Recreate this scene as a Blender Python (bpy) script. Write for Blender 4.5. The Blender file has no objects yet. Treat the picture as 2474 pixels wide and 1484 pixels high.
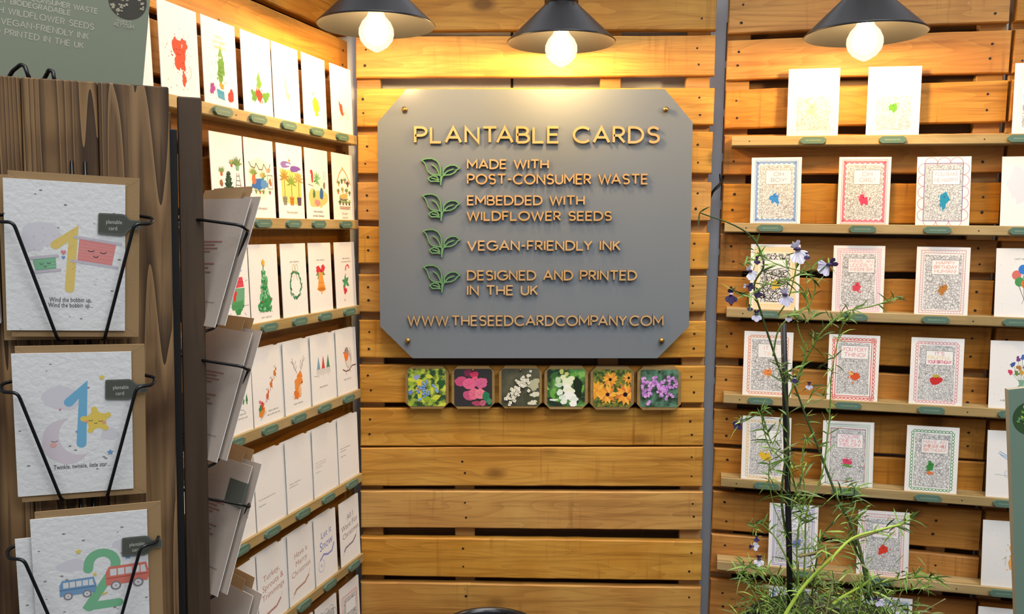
import bpy, math, random
from math import sin, cos, pi, radians, sqrt
from mathutils import Vector as V, Matrix
from mathutils.geometry import tessellate_polygon

# ------------------------------------------------------------------ camera, world, lights, exposure
SC = bpy.context.scene
COL = SC.collection
FPX, PITCH, CZ = 2086.0, radians(5.07), 1.5
cam = bpy.data.cameras.new('camera')
cam.sensor_width = 36.0
cam.lens = 36.0 * FPX / 2474
cam.clip_start = 0.02
cam_o = bpy.data.objects.new('camera', cam)
cam_o.location = (0, 0, CZ)
cam_o.rotation_euler = (pi / 2 - PITCH, 0, 0)
COL.objects.link(cam_o)
SC.camera = cam_o

SC.view_settings.view_transform = 'Standard'
SC.view_settings.look = 'None'
SC.view_settings.gamma = 1.0
SC.view_settings.exposure = 0.0
try:
    SC.view_settings.use_curve_mapping = False
    SC.cycles.use_denoising = True
    SC.cycles.max_bounces = 8
    SC.cycles.transparent_max_bounces = 24
    SC.cycles.sample_clamp_indirect = 6.0
except Exception:
    pass

wd = bpy.data.worlds.new('hall')
SC.world = wd
wd.use_nodes = True
wd.node_tree.nodes['Background'].inputs[0].default_value = (0.95, 0.97, 1.0, 1)
wd.node_tree.nodes['Background'].inputs[1].default_value = 0.26


def area(name, loc, target, size, energy, color):
    l = bpy.data.lights.new(name, 'AREA')
    l.shape = 'RECTANGLE'
    l.size, l.size_y = size
    l.energy = energy
    l.color = color
    o = bpy.data.objects.new(name, l)
    o.location = loc
    o.rotation_euler = (V(target) - V(loc)).to_track_quat('-Z', 'Y').to_euler()
    COL.objects.link(o)
    return o


# the exhibition hall's overhead lighting
area('hall_light', (0.5, 0.2, 4.6), (0.15, 1.9, 1.2), (2.2, 1.2), 92, (1.0, 0.97, 0.93))
area('hall_light', (2.0, -1.5, 4.4), (0.6, 1.9, 1.2), (2.0, 1.6), 85, (0.9, 0.95, 1.0))
area('hall_light', (-0.9, -2.2, 4.2), (-0.4, 1.2, 1.3), (2.4, 1.6), 42, (0.88, 0.94, 1.0))
LAMP_CORE = 410.0          # glow of each pendant bulb

# ------------------------------------------------------------------ helpers
CF = V((0, cos(PITCH), -sin(PITCH)))
CU = V((0, sin(PITCH), cos(PITCH)))


def at(x, y, Y):
    """a point of the photograph (2474 x 1484) at depth Y metres"""
    d = CF + V((1, 0, 0)) * ((x - 1237) / FPX) - CU * ((y - 742) / FPX)
    return V((0, 0, CZ)) + d * (Y / d.y)


class Plane:
    """upright plane: u along it, v up, off towards the viewer"""
    def __init__(s, ox, oy, az, roll=0.0, lean=0.0):
        s.O = V((ox, oy, 0))
        u = V((cos(az), sin(az), 0)); v = V((0, 0, 1)); n = V((sin(az), -cos(az), 0))
        if lean:
            v, n = v * cos(lean) + n * sin(lean), n * cos(lean) - v * sin(lean)
        c, r = cos(roll), sin(roll)
        s.u = u * c - v * r
        s.v = v * c + u * r
        s.n = n

    def P(s, u, v, off=0.0):
        return s.O + s.u * u + s.v * v + s.n * off

    def M(s, u=0, v=0, off=0):
        """matrix with local x = u, y = into the wall, z = up"""
        p = s.P(u, v, off)
        return Matrix(((s.u.x, -s.n.x, s.v.x, p.x), (s.u.y, -s.n.y, s.v.y, p.y),
                       (s.u.z, -s.n.z, s.v.z, p.z), (0, 0, 0, 1)))

    def uv(s, x, y, off=0.0):
        C = V((0, 0, CZ))
        d = CF + V((1, 0, 0)) * ((x - 1237) / FPX) - CU * ((y - 742) / FPX)
        O = s.O + s.n * off
        p = C + d * ((O - C).dot(s.n) / d.dot(s.n)) - O
        return p.dot(s.u), p.dot(s.v)


BACK = Plane(0, 1.97, 0)
RIGHT = Plane(0.4779, 1.97, -radians(12.7), 0.0135)
LEFT = Plane(-0.3778, 2.018, radians(90 - 16.9))
LK = 1.035


def lin(c):
    c = c / 255.0
    return c / 12.92 if c <= 0.04045 else ((c + 0.055) / 1.055) ** 2.4


def rgb(h):
    h = h.lstrip('#')
    return tuple(lin(int(h[i:i + 2], 16)) for i in (0, 2, 4)) + (1.0,)


class MB:
    """collects faces with materials; build() links them as ONE mesh object"""
    def __init__(s):
        s.v, s.f, s.mi, s.sm, s.mats = [], [], [], [], []

    def mat(s, m):
        if m not in s.mats:
            s.mats.append(m)
        return s.mats.index(m)

    def add(s, vs, fs, m, smooth=False):
        b = len(s.v); k = s.mat(m)
        s.v += [tuple(p) for p in vs]
        for f in fs:
            s.f.append(tuple(b + i for i in f)); s.mi.append(k); s.sm.append(smooth)

    def box(s, a, b, m):
        (x0, y0, z0), (x1, y1, z1) = a, b
        s.add([(x0, y0, z0), (x1, y0, z0), (x1, y1, z0), (x0, y1, z0), (x0, y0, z1), (x1, y0, z1), (x1, y1, z1), (x0, y1, z1)],
              [(0, 3, 2, 1), (4, 5, 6, 7), (0, 1, 5, 4), (1, 2, 6, 5), (2, 3, 7, 6), (3, 0, 4, 7)], m)

    def bevbox(s, a, b, m, r=0.002):
        """box with chamfered edges"""
        (x0, y0, z0), (x1, y1, z1) = a, b
        vs, idx = [], {}
        for i, x in enumerate((x0, x1)):
            for j, y in enumerate((y0, y1)):
                for k, z in enumerate((z0, z1)):
                    sx, sy, sz = (r, -r)[i], (r, -r)[j], (r, -r)[k]
                    for ax, p in enumerate(((x, y + sy, z + sz), (x + sx, y, z + sz), (x + sx, y + sy, z))):
                        idx[i, j, k, ax] = len(vs); vs.append(p)
        I = lambda *q: idx[q]
        fs = []
        for i in (0, 1):
            fs.append([I(i, 0, 0, 0), I(i, 1, 0, 0), I(i, 1, 1, 0), I(i, 0, 1, 0)])
            fs.append([I(0, i, 0, 1), I(1, i, 0, 1), I(1, i, 1, 1), I(0, i, 1, 1)])
            fs.append([I(0, 0, i, 2), I(1, 0, i, 2), I(1, 1, i, 2), I(0, 1, i, 2)])
        for i in (0, 1):
            for j in (0, 1):
                fs.append([I(i, j, 0, 0), I(i, j, 0, 1), I(i, j, 1, 1), I(i, j, 1, 0)])
                fs.append([I(i, 0, j, 0), I(i, 0, j, 2), I(i, 1, j, 2), I(i, 1, j, 0)])
                fs.append([I(0, i, j, 1), I(0, i, j, 2), I(1, i, j, 2), I(1, i, j, 1)])
                for k in (0, 1):
                    fs.append([I(i, j, k, 0), I(i, j, k, 1), I(i, j, k, 2)])
        c = V(((x0 + x1) / 2, (y0 + y1) / 2, (z0 + z1) / 2))
        out = []
        for f in fs:
            P = [V(vs[q]) for q in f]
            n = (P[1] - P[0]).cross(P[2] - P[0])
            out.append(f if n.dot(sum(P, V()) / len(P) - c) > 0 else f[::-1])
        s.add(vs, out, m)

    def prism(s, pts, y0, y1, m, mside=None):
        """outline in x,z extruded from y0 (front) to y1 (back)"""
        n = len(pts)
        ar = sum(pts[i][0] * pts[(i + 1) % n][1] - pts[(i + 1) % n][0] * pts[i][1] for i in range(n))
        if ar < 0:
            pts = pts[::-1]
        tris = tessellate_polygon([[V((p[0], p[1], 0)) for p in pts]])
        fr = [(p[0], y0, p[1]) for p in pts]; bk = [(p[0], y1, p[1]) for p in pts]
        ft = []
        for t in tris:
            a, b, c = (V(pts[i]) for i in t)
            ft.append(t if (b - a).cross(c - a) > 0 else (t[0], t[2], t[1]))
        s.add(fr, ft, m)
        s.add(bk, [t[::-1] for t in ft], m)
        s.add(fr + bk, [(i, i + n, (i + 1) % n + n, (i + 1) % n) for i in range(n)], mside or m)

    def tube(s, pts, r, m, seg=8, cap=True):
        pts = [V(p) for p in pts]
        rs = r if isinstance(r, (list, tuple)) else [r] * len(pts)
        vs, fs = [], []
        up = None
        for i, p in enumerate(pts):
            d = (pts[min(i + 1, len(pts) - 1)] - pts[max(i - 1, 0)])
            d = d.normalized() if d.length > 1e-9 else V((0, 0, 1))
            if up is None:
                up = V((0, 0, 1)) if abs(d.z) < 0.9 else V((1, 0, 0))
            a = d.cross(up)
            a = a.normalized() if a.length > 1e-6 else d.orthogonal().normalized()
            b = a.cross(d).normalized()
            up = b
            for k in range(seg):
                t = 2 * pi * k / seg
                vs.append(p + (a * cos(t) + b * sin(t)) * rs[i])
        for i in range(len(pts) - 1):
            for k in range(seg):
                k2 = (k + 1) % seg
                fs.append((i * seg + k, i * seg + k2, (i + 1) * seg + k2, (i + 1) * seg + k))
        if cap:
            fs.append(tuple(range(seg - 1, -1, -1)))
            fs.append(tuple((len(pts) - 1) * seg + k for k in range(seg)))
        s.add(vs, fs, m, True)

    def lathe(s, prof, m, seg=40, c=(0, 0, 0), close=False):
        """profile of (radius, z) about the z axis through c"""
        vs, fs = [], []
        n = len(prof)
        for (r, z) in prof:
            for k in range(seg):
                t = 2 * pi * k / seg
                vs.append((c[0] + r * cos(t), c[1] + r * sin(t), c[2] + z))
        for i in range(n if close else n - 1):
            j = (i + 1) % n
            for k in range(seg):
                k2 = (k + 1) % seg
                fs.append((i * seg + k, i * seg + k2, j * seg + k2, j * seg + k))
        s.add(vs, fs, m, True)

    def build(s, name, parent=None, M=None, label=None):
        me = bpy.data.meshes.new(name)
        me.from_pydata(s.v, [], s.f)
        for m in s.mats:
            me.materials.append(m)
        me.polygons.foreach_set('material_index', s.mi)
        me.polygons.foreach_set('use_smooth', s.sm)
        me.update()
        o = bpy.data.objects.new(name, me)
        COL.objects.link(o)
        if parent:
            o.parent = parent
        if M is not None:
            o.matrix_local = M
        if label:
            o['label'] = label
        return o


def tag(o, label=None, cat=None, group=None, kind=None):
    for k, val in (('label', label), ('category', cat), ('group', group), ('kind', kind)):
        if val:
            o[k] = val
    return o


def empty(name, M, label=None, cat=None, group=None):
    o = bpy.data.objects.new(name, None)
    o.empty_display_size = 0.05
    COL.objects.link(o)
    o.matrix_world = M if isinstance(M, Matrix) else Matrix.Translation(V(M))
    return tag(o, label, cat, group)


# ------------------------------------------------------------------ materials
MATS = {}


def node_mat(name):
    m = bpy.data.materials.new(name)
    m.use_nodes = True
    nt = m.node_tree
    return m, nt, nt.nodes['Principled BSDF'], nt.nodes.new, nt.links.new


def plain(name, col, rough=0.6, metal=0.0, spec=0.5, bump=0.0, bscale=200):
    if name in MATS:
        return MATS[name]
    m, nt, b, N, L = node_mat(name)
    b.inputs['Base Color'].default_value = rgb(col) if isinstance(col, str) else col
    b.inputs['Roughness'].default_value = rough
    b.inputs['Metallic'].default_value = metal
    b.inputs['Specular IOR Level'].default_value = spec
    if bump:
        tc = N('ShaderNodeTexCoord'); n = N('ShaderNodeTexNoise'); bp = N('ShaderNodeBump')
        n.inputs['Scale'].default_value = bscale
        bp.inputs['Strength'].default_value = bump; bp.inputs['Distance'].default_value = 0.001
        L(tc.outputs['Object'], n.inputs['Vector']); L(n.outputs[0], bp.inputs['Height']); L(bp.outputs[0], b.inputs['Normal'])
    MATS[name] = m
    return m


def ink(col, name=None):
    return plain('ink_' + col.lstrip('#'), col, 0.85, spec=0.15)


def wood(name, base, dark, light, stretch=(2.5, 60, 60), rough=0.55, contrast=1.0, saw=0.0, knots=True, ring=0.0, var=0.25, rf=26.0, rl=.55):
    """timber with grain along the first stretched axis; every board differs by its object's random number"""
    m, nt, b, N, L = node_mat(name)
    tc = N('ShaderNodeTexCoord'); oi = N('ShaderNodeObjectInfo')
    mul = N('ShaderNodeVectorMath'); mul.operation = 'MULTIPLY_ADD'
    comb = N('ShaderNodeCombineXYZ')
    k = N('ShaderNodeMath'); k.operation = 'MULTIPLY'; k.inputs[1].default_value = 37.0
    L(oi.outputs['Random'], k.inputs[0])
    for i in range(3):
        L(k.outputs[0], comb.inputs[i])
    L(tc.outputs['Object'], mul.inputs[0]); mul.inputs[1].default_value = (1, 1, 1); L(comb.outputs[0], mul.inputs[2])
    mp = N('ShaderNodeMapping'); mp.inputs['Scale'].default_value = stretch
    L(mul.outputs[0], mp.inputs['Vector'])

    def noise(scale, detail=6, dist=0.0, vec=None):
        n = N('ShaderNodeTexNoise'); n.inputs['Scale'].default_value = scale
        n.inputs['Detail'].default_value = detail; n.inputs['Distortion'].default_value = dist
        L((vec or mp).outputs[0], n.inputs['Vector'])
        return n

    def mix(a, bb, fac, mode='MIX'):
        x = N('ShaderNodeMix'); x.data_type = 'RGBA'; x.blend_type = mode
        for sock, val in ((x.inputs[6], a), (x.inputs[7], bb)):
            if isinstance(val, tuple):
                sock.default_value = val
            else:
                L(val, sock)
        if isinstance(fac, (int, float)):
            x.inputs[0].default_value = fac
        else:
            L(fac, x.inputs[0])
        return x.outputs[2]

    def ramp(src, p0, p1, c0=0.0, c1=1.0):
        r = N('ShaderNodeMapRange'); r.inputs[1].default_value = p0; r.inputs[2].default_value = p1
        r.inputs[3].default_value = c0; r.inputs[4].default_value = c1
        L(src, r.inputs[0])
        return r.outputs[0]
    g1 = noise(1.0, 8, 0.6)
    g2 = noise(3.4, 6, 0.2)
    big = noise(6.0, 3, 0.4, mul)
    col = mix(rgb(base), rgb(light), ramp(big.outputs[0], 0.35, 0.7))
    col = mix(col, rgb(dark), ramp(g1.outputs[0], 0.48, 0.72, 0, 0.62 * contrast))
    col = mix(col, rgb(dark), ramp(g2.outputs[0], 0.56, 0.7, 0, 0.4 * contrast))
    if ring:
        # cathedral grain: bands of a stretched, warped field
        mp2 = N('ShaderNodeMapping'); mp2.inputs['Scale'].default_value = tuple(s * (rl if s < 10 else 0.2) for s in stretch)
        L(mul.outputs[0], mp2.inputs['Vector'])
        wn = noise(0.8, 2, 0.0, mp2)
        mm = N('ShaderNodeMath'); mm.operation = 'MULTIPLY'; mm.inputs[1].default_value = rf
        fr = N('ShaderNodeMath'); fr.operation = 'FRACT'
        L(wn.outputs[0], mm.inputs[0]); L(mm.outputs[0], fr.inputs[0])
        col = mix(col, rgb(dark), ramp(fr.outputs[0], 0.55, 1.0, 0, ring))
        col = mix(col, rgb(light), ramp(fr.outputs[0], 0.22, 0.0, 0, ring))
    if saw:
        mp3 = N('ShaderNodeMapping'); mp3.inputs['Scale'].default_value = (90, 90, 5)
        L(mul.outputs[0], mp3.inputs['Vector'])
        sn = noise(1.0, 4, 0.0, mp3)
        patch = noise(5.0, 2, 0.0, mul)
        f = N('ShaderNodeMath'); f.operation = 'MULTIPLY'
        L(ramp(sn.outputs[0], 0.55, 0.7, 0, saw), f.inputs[0]); L(ramp(patch.outputs[0], 0.5, 0.62), f.inputs[1])
        col = mix(col, rgb(dark), f.outputs[0])
    if knots:
        mpk = N('ShaderNodeMapping'); mpk.inputs['Scale'].default_value = tuple(5.0 if s < 10 else 9.0 for s in stretch)
        L(mul.outputs[0], mpk.inputs['Vector'])
        vo = N('ShaderNodeTexVoronoi'); vo.inputs['Scale'].default_value = 0.8
        L(mpk.outputs[0], vo.inputs['Vector'])
        col = mix(col, tuple(c * 0.45 for c in rgb(dark)[:3]) + (1,), ramp(vo.outputs['Distance'], 0.15, 0.07, 0, 0.75))
    hv = N('ShaderNodeHueSaturation')
    L(col, hv.inputs['Color'])
    L(ramp(oi.outputs['Random'], 0, 1, 1 - var, 1 + var), hv.inputs['Value'])
    r2 = N('ShaderNodeMath'); r2.operation = 'FRACT'
    k2 = N('ShaderNodeMath'); k2.operation = 'MULTIPLY'; k2.inputs[1].default_value = 7.31
    L(oi.outputs['Random'], k2.inputs[0]); L(k2.outputs[0], r2.inputs[0])
    L(ramp(r2.outputs[0], 0, 1, 0.95, 1.04), hv.inputs['Saturation'])
    L(hv.outputs[0], b.inputs['Base Color'])
    b.inputs['Roughness'].default_value = rough
    b.inputs['Specular IOR Level'].default_value = 0.35
    bp = N('ShaderNodeBump'); bp.inputs['Strength'].default_value = 0.35; bp.inputs['Distance'].default_value = 0.002
    L(g1.outputs[0], bp.inputs['Height']); L(bp.outputs[0], b.inputs['Normal'])
    return m


W_PALLET = wood('varnished_pallet_pine', '#c3883a', '#8a561c', '#d3a04e', saw=0.6, contrast=1.05, ring=0.26, var=0.09)
W_PALLET_R = wood('orange_pallet_pine', '#b57428', '#7a4810', '#c28a3c', saw=0.5, contrast=1.05, ring=0.24, var=0.08)
W_BLOCK = wood('pallet_stringer_timber', '#a87a40', '#6f4a20', '#bb9054', contrast=0.9, var=0.12)
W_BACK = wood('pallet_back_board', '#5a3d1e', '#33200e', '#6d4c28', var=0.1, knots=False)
W_SHELF = wood('batten_pine', '#a68c5a', '#7d6538', '#b9a172', contrast=0.7, knots=False, var=0.07, ring=0.1)
W_STAND = wood('dark_scorched_plank', '#4b321c', '#28180b', '#8f6f49', stretch=(70, 70, 2.2), contrast=1.25, ring=0.85, rough=0.6, var=0.08, rf=34.0, rl=.24)
W_POST = wood('dark_stained_post', '#3f2f20', '#21160c', '#4f3c28', stretch=(45, 45, 2.2), contrast=0.9, rough=0.6, var=0.05)
W_TILE = wood('plaque_ply', '#8d6f40', '#6b5028', '#a08250', contrast=0.6, knots=False, var=0.06)
W_LETTER = wood('lettering_ply', '#b5915f', '#957044', '#c4a274', contrast=0.4, knots=False, var=0.03)
M_LETTER_SIDE = plain('scorched_ply_edge', '#4a3420', 0.8)
M_NAIL = plain('rusty_nail', '#2a1a10', 0.6, 0.3)
M_BLACK = plain('black_wire', '#101012', 0.28, 0.2)
M_BLACKP = plain('black_plastic', '#0d0d0f', 0.45)
M_WALL = plain('blue_grey_wall_panel', '#d3dae6', 0.8, bump=0.1)
M_SEAM = plain('panel_seam', '#1a1a1e', 0.7)
M_FLOOR = plain('grey_hall_carpet', '#5c5c60', 0.95, bump=0.3, bscale=400)
M_SIGN = plain('slate_grey_sign_board', '#71787f', 0.2, spec=0.45)
M_SIGNEDGE = plain('sign_board_edge', '#6d5a40', 0.7)
M_LEAF = plain('leaf_green_paint', '#5f8f60', 0.6)
M_LEAFSIDE = plain('leaf_emblem_edge', '#24382a', 0.8)
M_BRASS = plain('aged_brass', '#9a7c4a', 0.35, 0.85)
M_GOLD = plain('polished_brass', '#d8a53a', 0.2, 1.0)
M_TAG = plain('green_tag_paint', '#587566', 0.55)
M_TAGIN = plain('green_tag_engraving', '#7f9a86', 0.6)
M_KRAFT = plain('kraft_envelope', '#a3835a', 0.85, bump=0.1, bscale=500)
M_KRAFTF = plain('kraft_envelope_flap', '#957750', 0.85)
M_SHADE = plain('black_enamel_shade', '#18191c', 0.35)
M_SHADEIN = plain('shade_inside', '#0b0a09', 0.6)
M_GREENB = plain('sage_green_board', '#8d947f', 0.7, bump=0.05)
M_GREENR = plain('sage_green_board_cool', '#6c8272', 0.7, bump=0.05)
M_CREAM = plain('cream_lettering', '#c9c7b4', 0.8)
M_BEDGE = plain('board_edge', '#a9a89a', 0.8)


def paper(name, col, speck=0.5, sscale=260, bump=0.25):
    m, nt, b, N, L = node_mat(name)
    tc = N('ShaderNodeTexCoord'); oi = N('ShaderNodeObjectInfo')
    k = N('ShaderNodeVectorMath'); k.operation = 'ADD'
    c = N('ShaderNodeCombineXYZ'); L(oi.outputs['Random'], c.inputs[0]); L(oi.outputs['Random'], c.inputs[2])
    L(tc.outputs['Object'], k.inputs[0]); L(c.outputs[0], k.inputs[1])
    vo = N('ShaderNodeTexVoronoi'); vo.inputs['Scale'].default_value = sscale
    mp = N('ShaderNodeMapping'); mp.inputs['Scale'].default_value = (0.6, 1, 1); mp.inputs['Rotation'].default_value = (0, 0.5, 0)
    L(k.outputs[0], mp.inputs['Vector']); L(mp.outputs[0], vo.inputs['Vector'])
    sep = N('ShaderNodeSeparateColor'); L(vo.outputs['Color'], sep.inputs[0])
    gt = N('ShaderNodeMath'); gt.operation = 'GREATER_THAN'; gt.inputs[1].default_value = 0.90
    L(sep.outputs[0], gt.inputs[0])
    lt = N('ShaderNodeMath'); lt.operation = 'LESS_THAN'; lt.inputs[1].default_value = 0.20
    L(vo.outputs['Distance'], lt.inputs[0])
    mu = N('ShaderNodeMath'); mu.operation = 'MULTIPLY'; L(gt.outputs[0], mu.inputs[0]); L(lt.outputs[0], mu.inputs[1])
    mu2 = N('ShaderNodeMath'); mu2.operation = 'MULTIPLY'; L(mu.outputs[0], mu2.inputs[0]); mu2.inputs[1].default_value = speck
    mx = N('ShaderNodeMix'); mx.data_type = 'RGBA'
    mx.inputs[6].default_value = rgb(col); mx.inputs[7].default_value = rgb('#5b5247'); L(mu2.outputs[0], mx.inputs[0])
    L(mx.outputs[2], b.inputs['Base Color'])
    b.inputs['Roughness'].default_value = 0.85
    b.inputs['Specular IOR Level'].default_value = 0.2
    n = N('ShaderNodeTexNoise'); n.inputs['Scale'].default_value = 180; L(k.outputs[0], n.inputs['Vector'])
    bp = N('ShaderNodeBump'); bp.inputs['Strength'].default_value = bump; bp.inputs['Distance'].default_value = 0.001
    L(n.outputs[0], bp.inputs['Height']); L(bp.outputs[0], b.inputs['Normal'])
    return m


M_PAPER = paper('seed_paper', '#efece8', 0.25, 300, 0.15)
M_SEED = paper('coarse_seed_paper', '#e6e5e3', 0.75, 210, 0.5)
M_BACKP = plain('shaded_back_paper', '#aa9c90', 0.85, bump=0.15)  # white card backs toned down, their weak lighting put into the colour


def doodle(name, scale, ink_c, dens):
    """white paper crowded with pen-line doodles"""
    m, nt, b, N, L = node_mat(name)
    tc = N('ShaderNodeTexCoord'); oi = N('ShaderNodeObjectInfo')
    c = N('ShaderNodeCombineXYZ'); L(oi.outputs['Random'], c.inputs[0]); L(oi.outputs['Random'], c.inputs[2])
    k = N('ShaderNodeVectorMath'); k.operation = 'ADD'; L(tc.outputs['Object'], k.inputs[0]); L(c.outputs[0], k.inputs[1])
    nz = N('ShaderNodeTexNoise'); nz.inputs['Scale'].default_value = scale * 1.2; L(k.outputs[0], nz.inputs['Vector'])
    wv = N('ShaderNodeVectorMath'); wv.operation = 'MULTIPLY_ADD'
    L(nz.outputs['Color'], wv.inputs[0]); wv.inputs[1].default_value = (0.4 / scale,) * 3; L(k.outputs[0], wv.inputs[2])
    outs = []
    for sc, th in ((scale, 0.035), (scale * 2.1, 0.05)):
        vo = N('ShaderNodeTexVoronoi'); vo.feature = 'DISTANCE_TO_EDGE'; vo.inputs['Scale'].default_value = sc
        L(wv.outputs[0], vo.inputs['Vector'])
        r = N('ShaderNodeMapRange'); r.inputs[1].default_value = th; r.inputs[2].default_value = th + 0.07
        r.inputs[3].default_value = 1; r.inputs[4].default_value = 0
        L(vo.outputs['Distance'], r.inputs[0]); outs.append(r.outputs[0])
    n2 = N('ShaderNodeTexNoise'); n2.inputs['Scale'].default_value = scale * 0.6; L(k.outputs[0], n2.inputs['Vector'])
    r2 = N('ShaderNodeMapRange'); r2.inputs[1].default_value = 0.46; r2.inputs[2].default_value = 0.58; L(n2.outputs[0], r2.inputs[0])
    fine = N('ShaderNodeMath'); fine.operation = 'MULTIPLY'; L(outs[1], fine.inputs[0]); L(r2.outputs[0], fine.inputs[1])
    mxm = N('ShaderNodeMath'); mxm.operation = 'MAXIMUM'; L(outs[0], mxm.inputs[0]); L(fine.outputs[0], mxm.inputs[1])
    d = N('ShaderNodeMath'); d.operation = 'MULTIPLY'; d.inputs[1].default_value = dens; L(mxm.outputs[0], d.inputs[0])
    mx = N('ShaderNodeMix'); mx.data_type = 'RGBA'
    mx.inputs[6].default_value = rgb('#e3e1df'); mx.inputs[7].default_value = rgb(ink_c); L(d.outputs[0], mx.inputs[0])
    L(mx.outputs[2], b.inputs['Base Color']); b.inputs['Roughness'].default_value = 0.85
    b.inputs['Specular IOR Level'].default_value = 0.2
    return m


D_FINE = doodle('pen_doodle_fine', 200, '#6b6763', 0.7)
D_ROUND = doodle('pen_doodle_round', 165, '#5f5d60', 0.7)
D_DARK = doodle('pen_doodle_dark', 130, '#1c1a1a', 1.0)
D_GREY = doodle('pen_doodle_grey', 220, '#666a70', 0.75)


def mottled(name, c1, c2, scale, th=0.5, soft=0.05, c3=None):
    """two- or three-tone blurred backdrop of a printed photograph"""
    m, nt, b, N, L = node_mat(name)
    tc = N('ShaderNodeTexCoord'); n = N('ShaderNodeTexNoise'); n.inputs['Scale'].default_value = scale
    n.inputs['Detail'].default_value = 3
    L(tc.outputs['Object'], n.inputs['Vector'])
    r = N('ShaderNodeValToRGB')
    e = r.color_ramp.elements
    e[0].position = th - soft; e[0].color = rgb(c1)
    e[1].position = th + soft; e[1].color = rgb(c2)
    if c3:
        x = r.color_ramp.elements.new(min(th + 0.12, 0.99)); x.color = rgb(c3)
    L(n.outputs[0], r.inputs[0]); L(r.outputs[0], b.inputs['Base Color'])
    b.inputs['Roughness'].default_value = 0.5
    return m


# ------------------------------------------------------------------ lettering
def arc(cx, cy, rx, ry, a0, a1, n=12):
    return [(cx + rx * cos(radians(a0 + (a1 - a0) * i / n)), cy + ry * sin(radians(a0 + (a1 - a0) * i / n))) for i in range(n + 1)]


GL = {
    'A': (.86, [[(0, 0), (.43, 1), (.86, 0)], [(.15, .33), (.71, .33)]]),
    'B': (.62, [[(0, 0), (0, 1), (.32, 1)] + arc(.32, .76, .24, .24, 90, -90) + [(0, .52)], [(.32, .52)] + arc(.34, .26, .28, .26, 90, -90) + [(0, 0)]]),
    'C': (.86, [arc(.5, .5, .5, .5, 45, 315, 20)]),
    'D': (.78, [[(0, 0), (0, 1), (.28, 1)] + arc(.28, .5, .5, .5, 90, -90, 16) + [(0, 0)]]),
    'E': (.54, [[(.54, 1), (0, 1), (0, 0), (.54, 0)], [(0, .52), (.48, .52)]]),
    'F': (.5, [[(.5, 1), (0, 1), (0, 0)], [(0, .5), (.44, .5)]]),
    'G': (.94, [arc(.5, .5, .5, .5, 45, 360, 22), [(1, .5), (.56, .5)]]),
    'H': (.7, [[(0, 0), (0, 1)], [(.7, 0), (.7, 1)], [(0, .5), (.7, .5)]]),
    'I': (.02, [[(0, 0), (0, 1)]]),
    'J': (.4, [[(.4, 1), (.4, .2)] + arc(.2, .2, .2, .2, 0, -160, 8)]),
    'K': (.6, [[(0, 0), (0, 1)], [(.58, 1), (.02, .42)], [(.2, .6), (.6, 0)]]),
    'L': (.5, [[(0, 1), (0, 0), (.5, 0)]]),
    'M': (.9, [[(0, 0), (0, 1), (.45, .3), (.9, 1), (.9, 0)]]),
    'N': (.72, [[(0, 0), (0, 1), (.72, 0), (.72, 1)]]),
    'O': (1.0, [arc(.5, .5, .5, .5, 0, 360, 28)]),
    'P': (.56, [[(0, 0), (0, 1), (.28, 1)] + arc(.28, .73, .28, .27, 90, -90) + [(0, .46)]]),
    'R': (.6, [[(0, 0), (0, 1), (.28, 1)] + arc(.28, .73, .28, .27, 90, -90) + [(0, .46)], [(.26, .46), (.6, 0)]]),
    'S': (.56, [[(.52, .86)] + arc(.28, .76, .24, .24, 40, 270, 12) + arc(.28, .26, .26, .26, 90, -140, 12)]),
    'T': (.66, [[(0, 1), (.66, 1)], [(.33, 1), (.33, 0)]]),
    'U': (.66, [[(0, 1), (0, .33)] + arc(.33, .33, .33, .33, 180, 360, 12) + [(.66, 1)]]),
    'V': (.8, [[(0, 1), (.4, 0), (.8, 1)]]),
    'W': (1.16, [[(0, 1), (.29, 0), (.58, .95), (.87, 0), (1.16, 1)]]),
    'X': (.66, [[(0, 0), (.66, 1)], [(0, 1), (.66, 0)]]),
    'Y': (.7, [[(0, 1), (.35, .48), (.7, 1)], [(.35, .48), (.35, 0)]]),
    'Z': (.6, [[(0, 1), (.6, 1), (0, 0), (.6, 0)]]),
    '-': (.34, [[(0, .47), (.34, .47)]]), '.': (.05, [[(0, .02), (.06, .02)]]),
    '!': (.02, [[(0, .35), (0, 1)], [(0, 0), (0, .06)]]), "'": (.02, [[(0, .8), (0, 1)]]),
    ',': (.06, [[(.06, .06), (0, -.12)]]), ' ': (.34, []),
}
GL['Q'] = GL['O']


WS = {'P': 1.12, 'L': 1.12, 'T': 1.13, 'S': 1.15, 'E': 1.06, 'B': 1.06, 'F': 1.06}
KERN = {'TA': -.22, 'PA': -.12, 'AV': -.12, 'AT': -.04, 'LY': -.1, 'WA': -.12, 'FO': -.04, 'DA': -.04, 'AY': -.1, 'NY': -.02, 'Y.': -.14, 'W.': -.14}


def stroke_text(txt, gap=0.2):
    """strokes of a line of capitals with cap height 1; returns (polylines, width)"""
    x, out = 0.0, []
    txt = txt.upper()
    for i, ch in enumerate(txt):
        w, st = GL.get(ch, GL[' '])
        k = WS.get(ch, 1.0)
        for s in st:
            out.append([(px * k + x, py) for px, py in s])
        x += w * k + gap + KERN.get(txt[i:i + 2], 0)
    return out, x - gap


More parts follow.
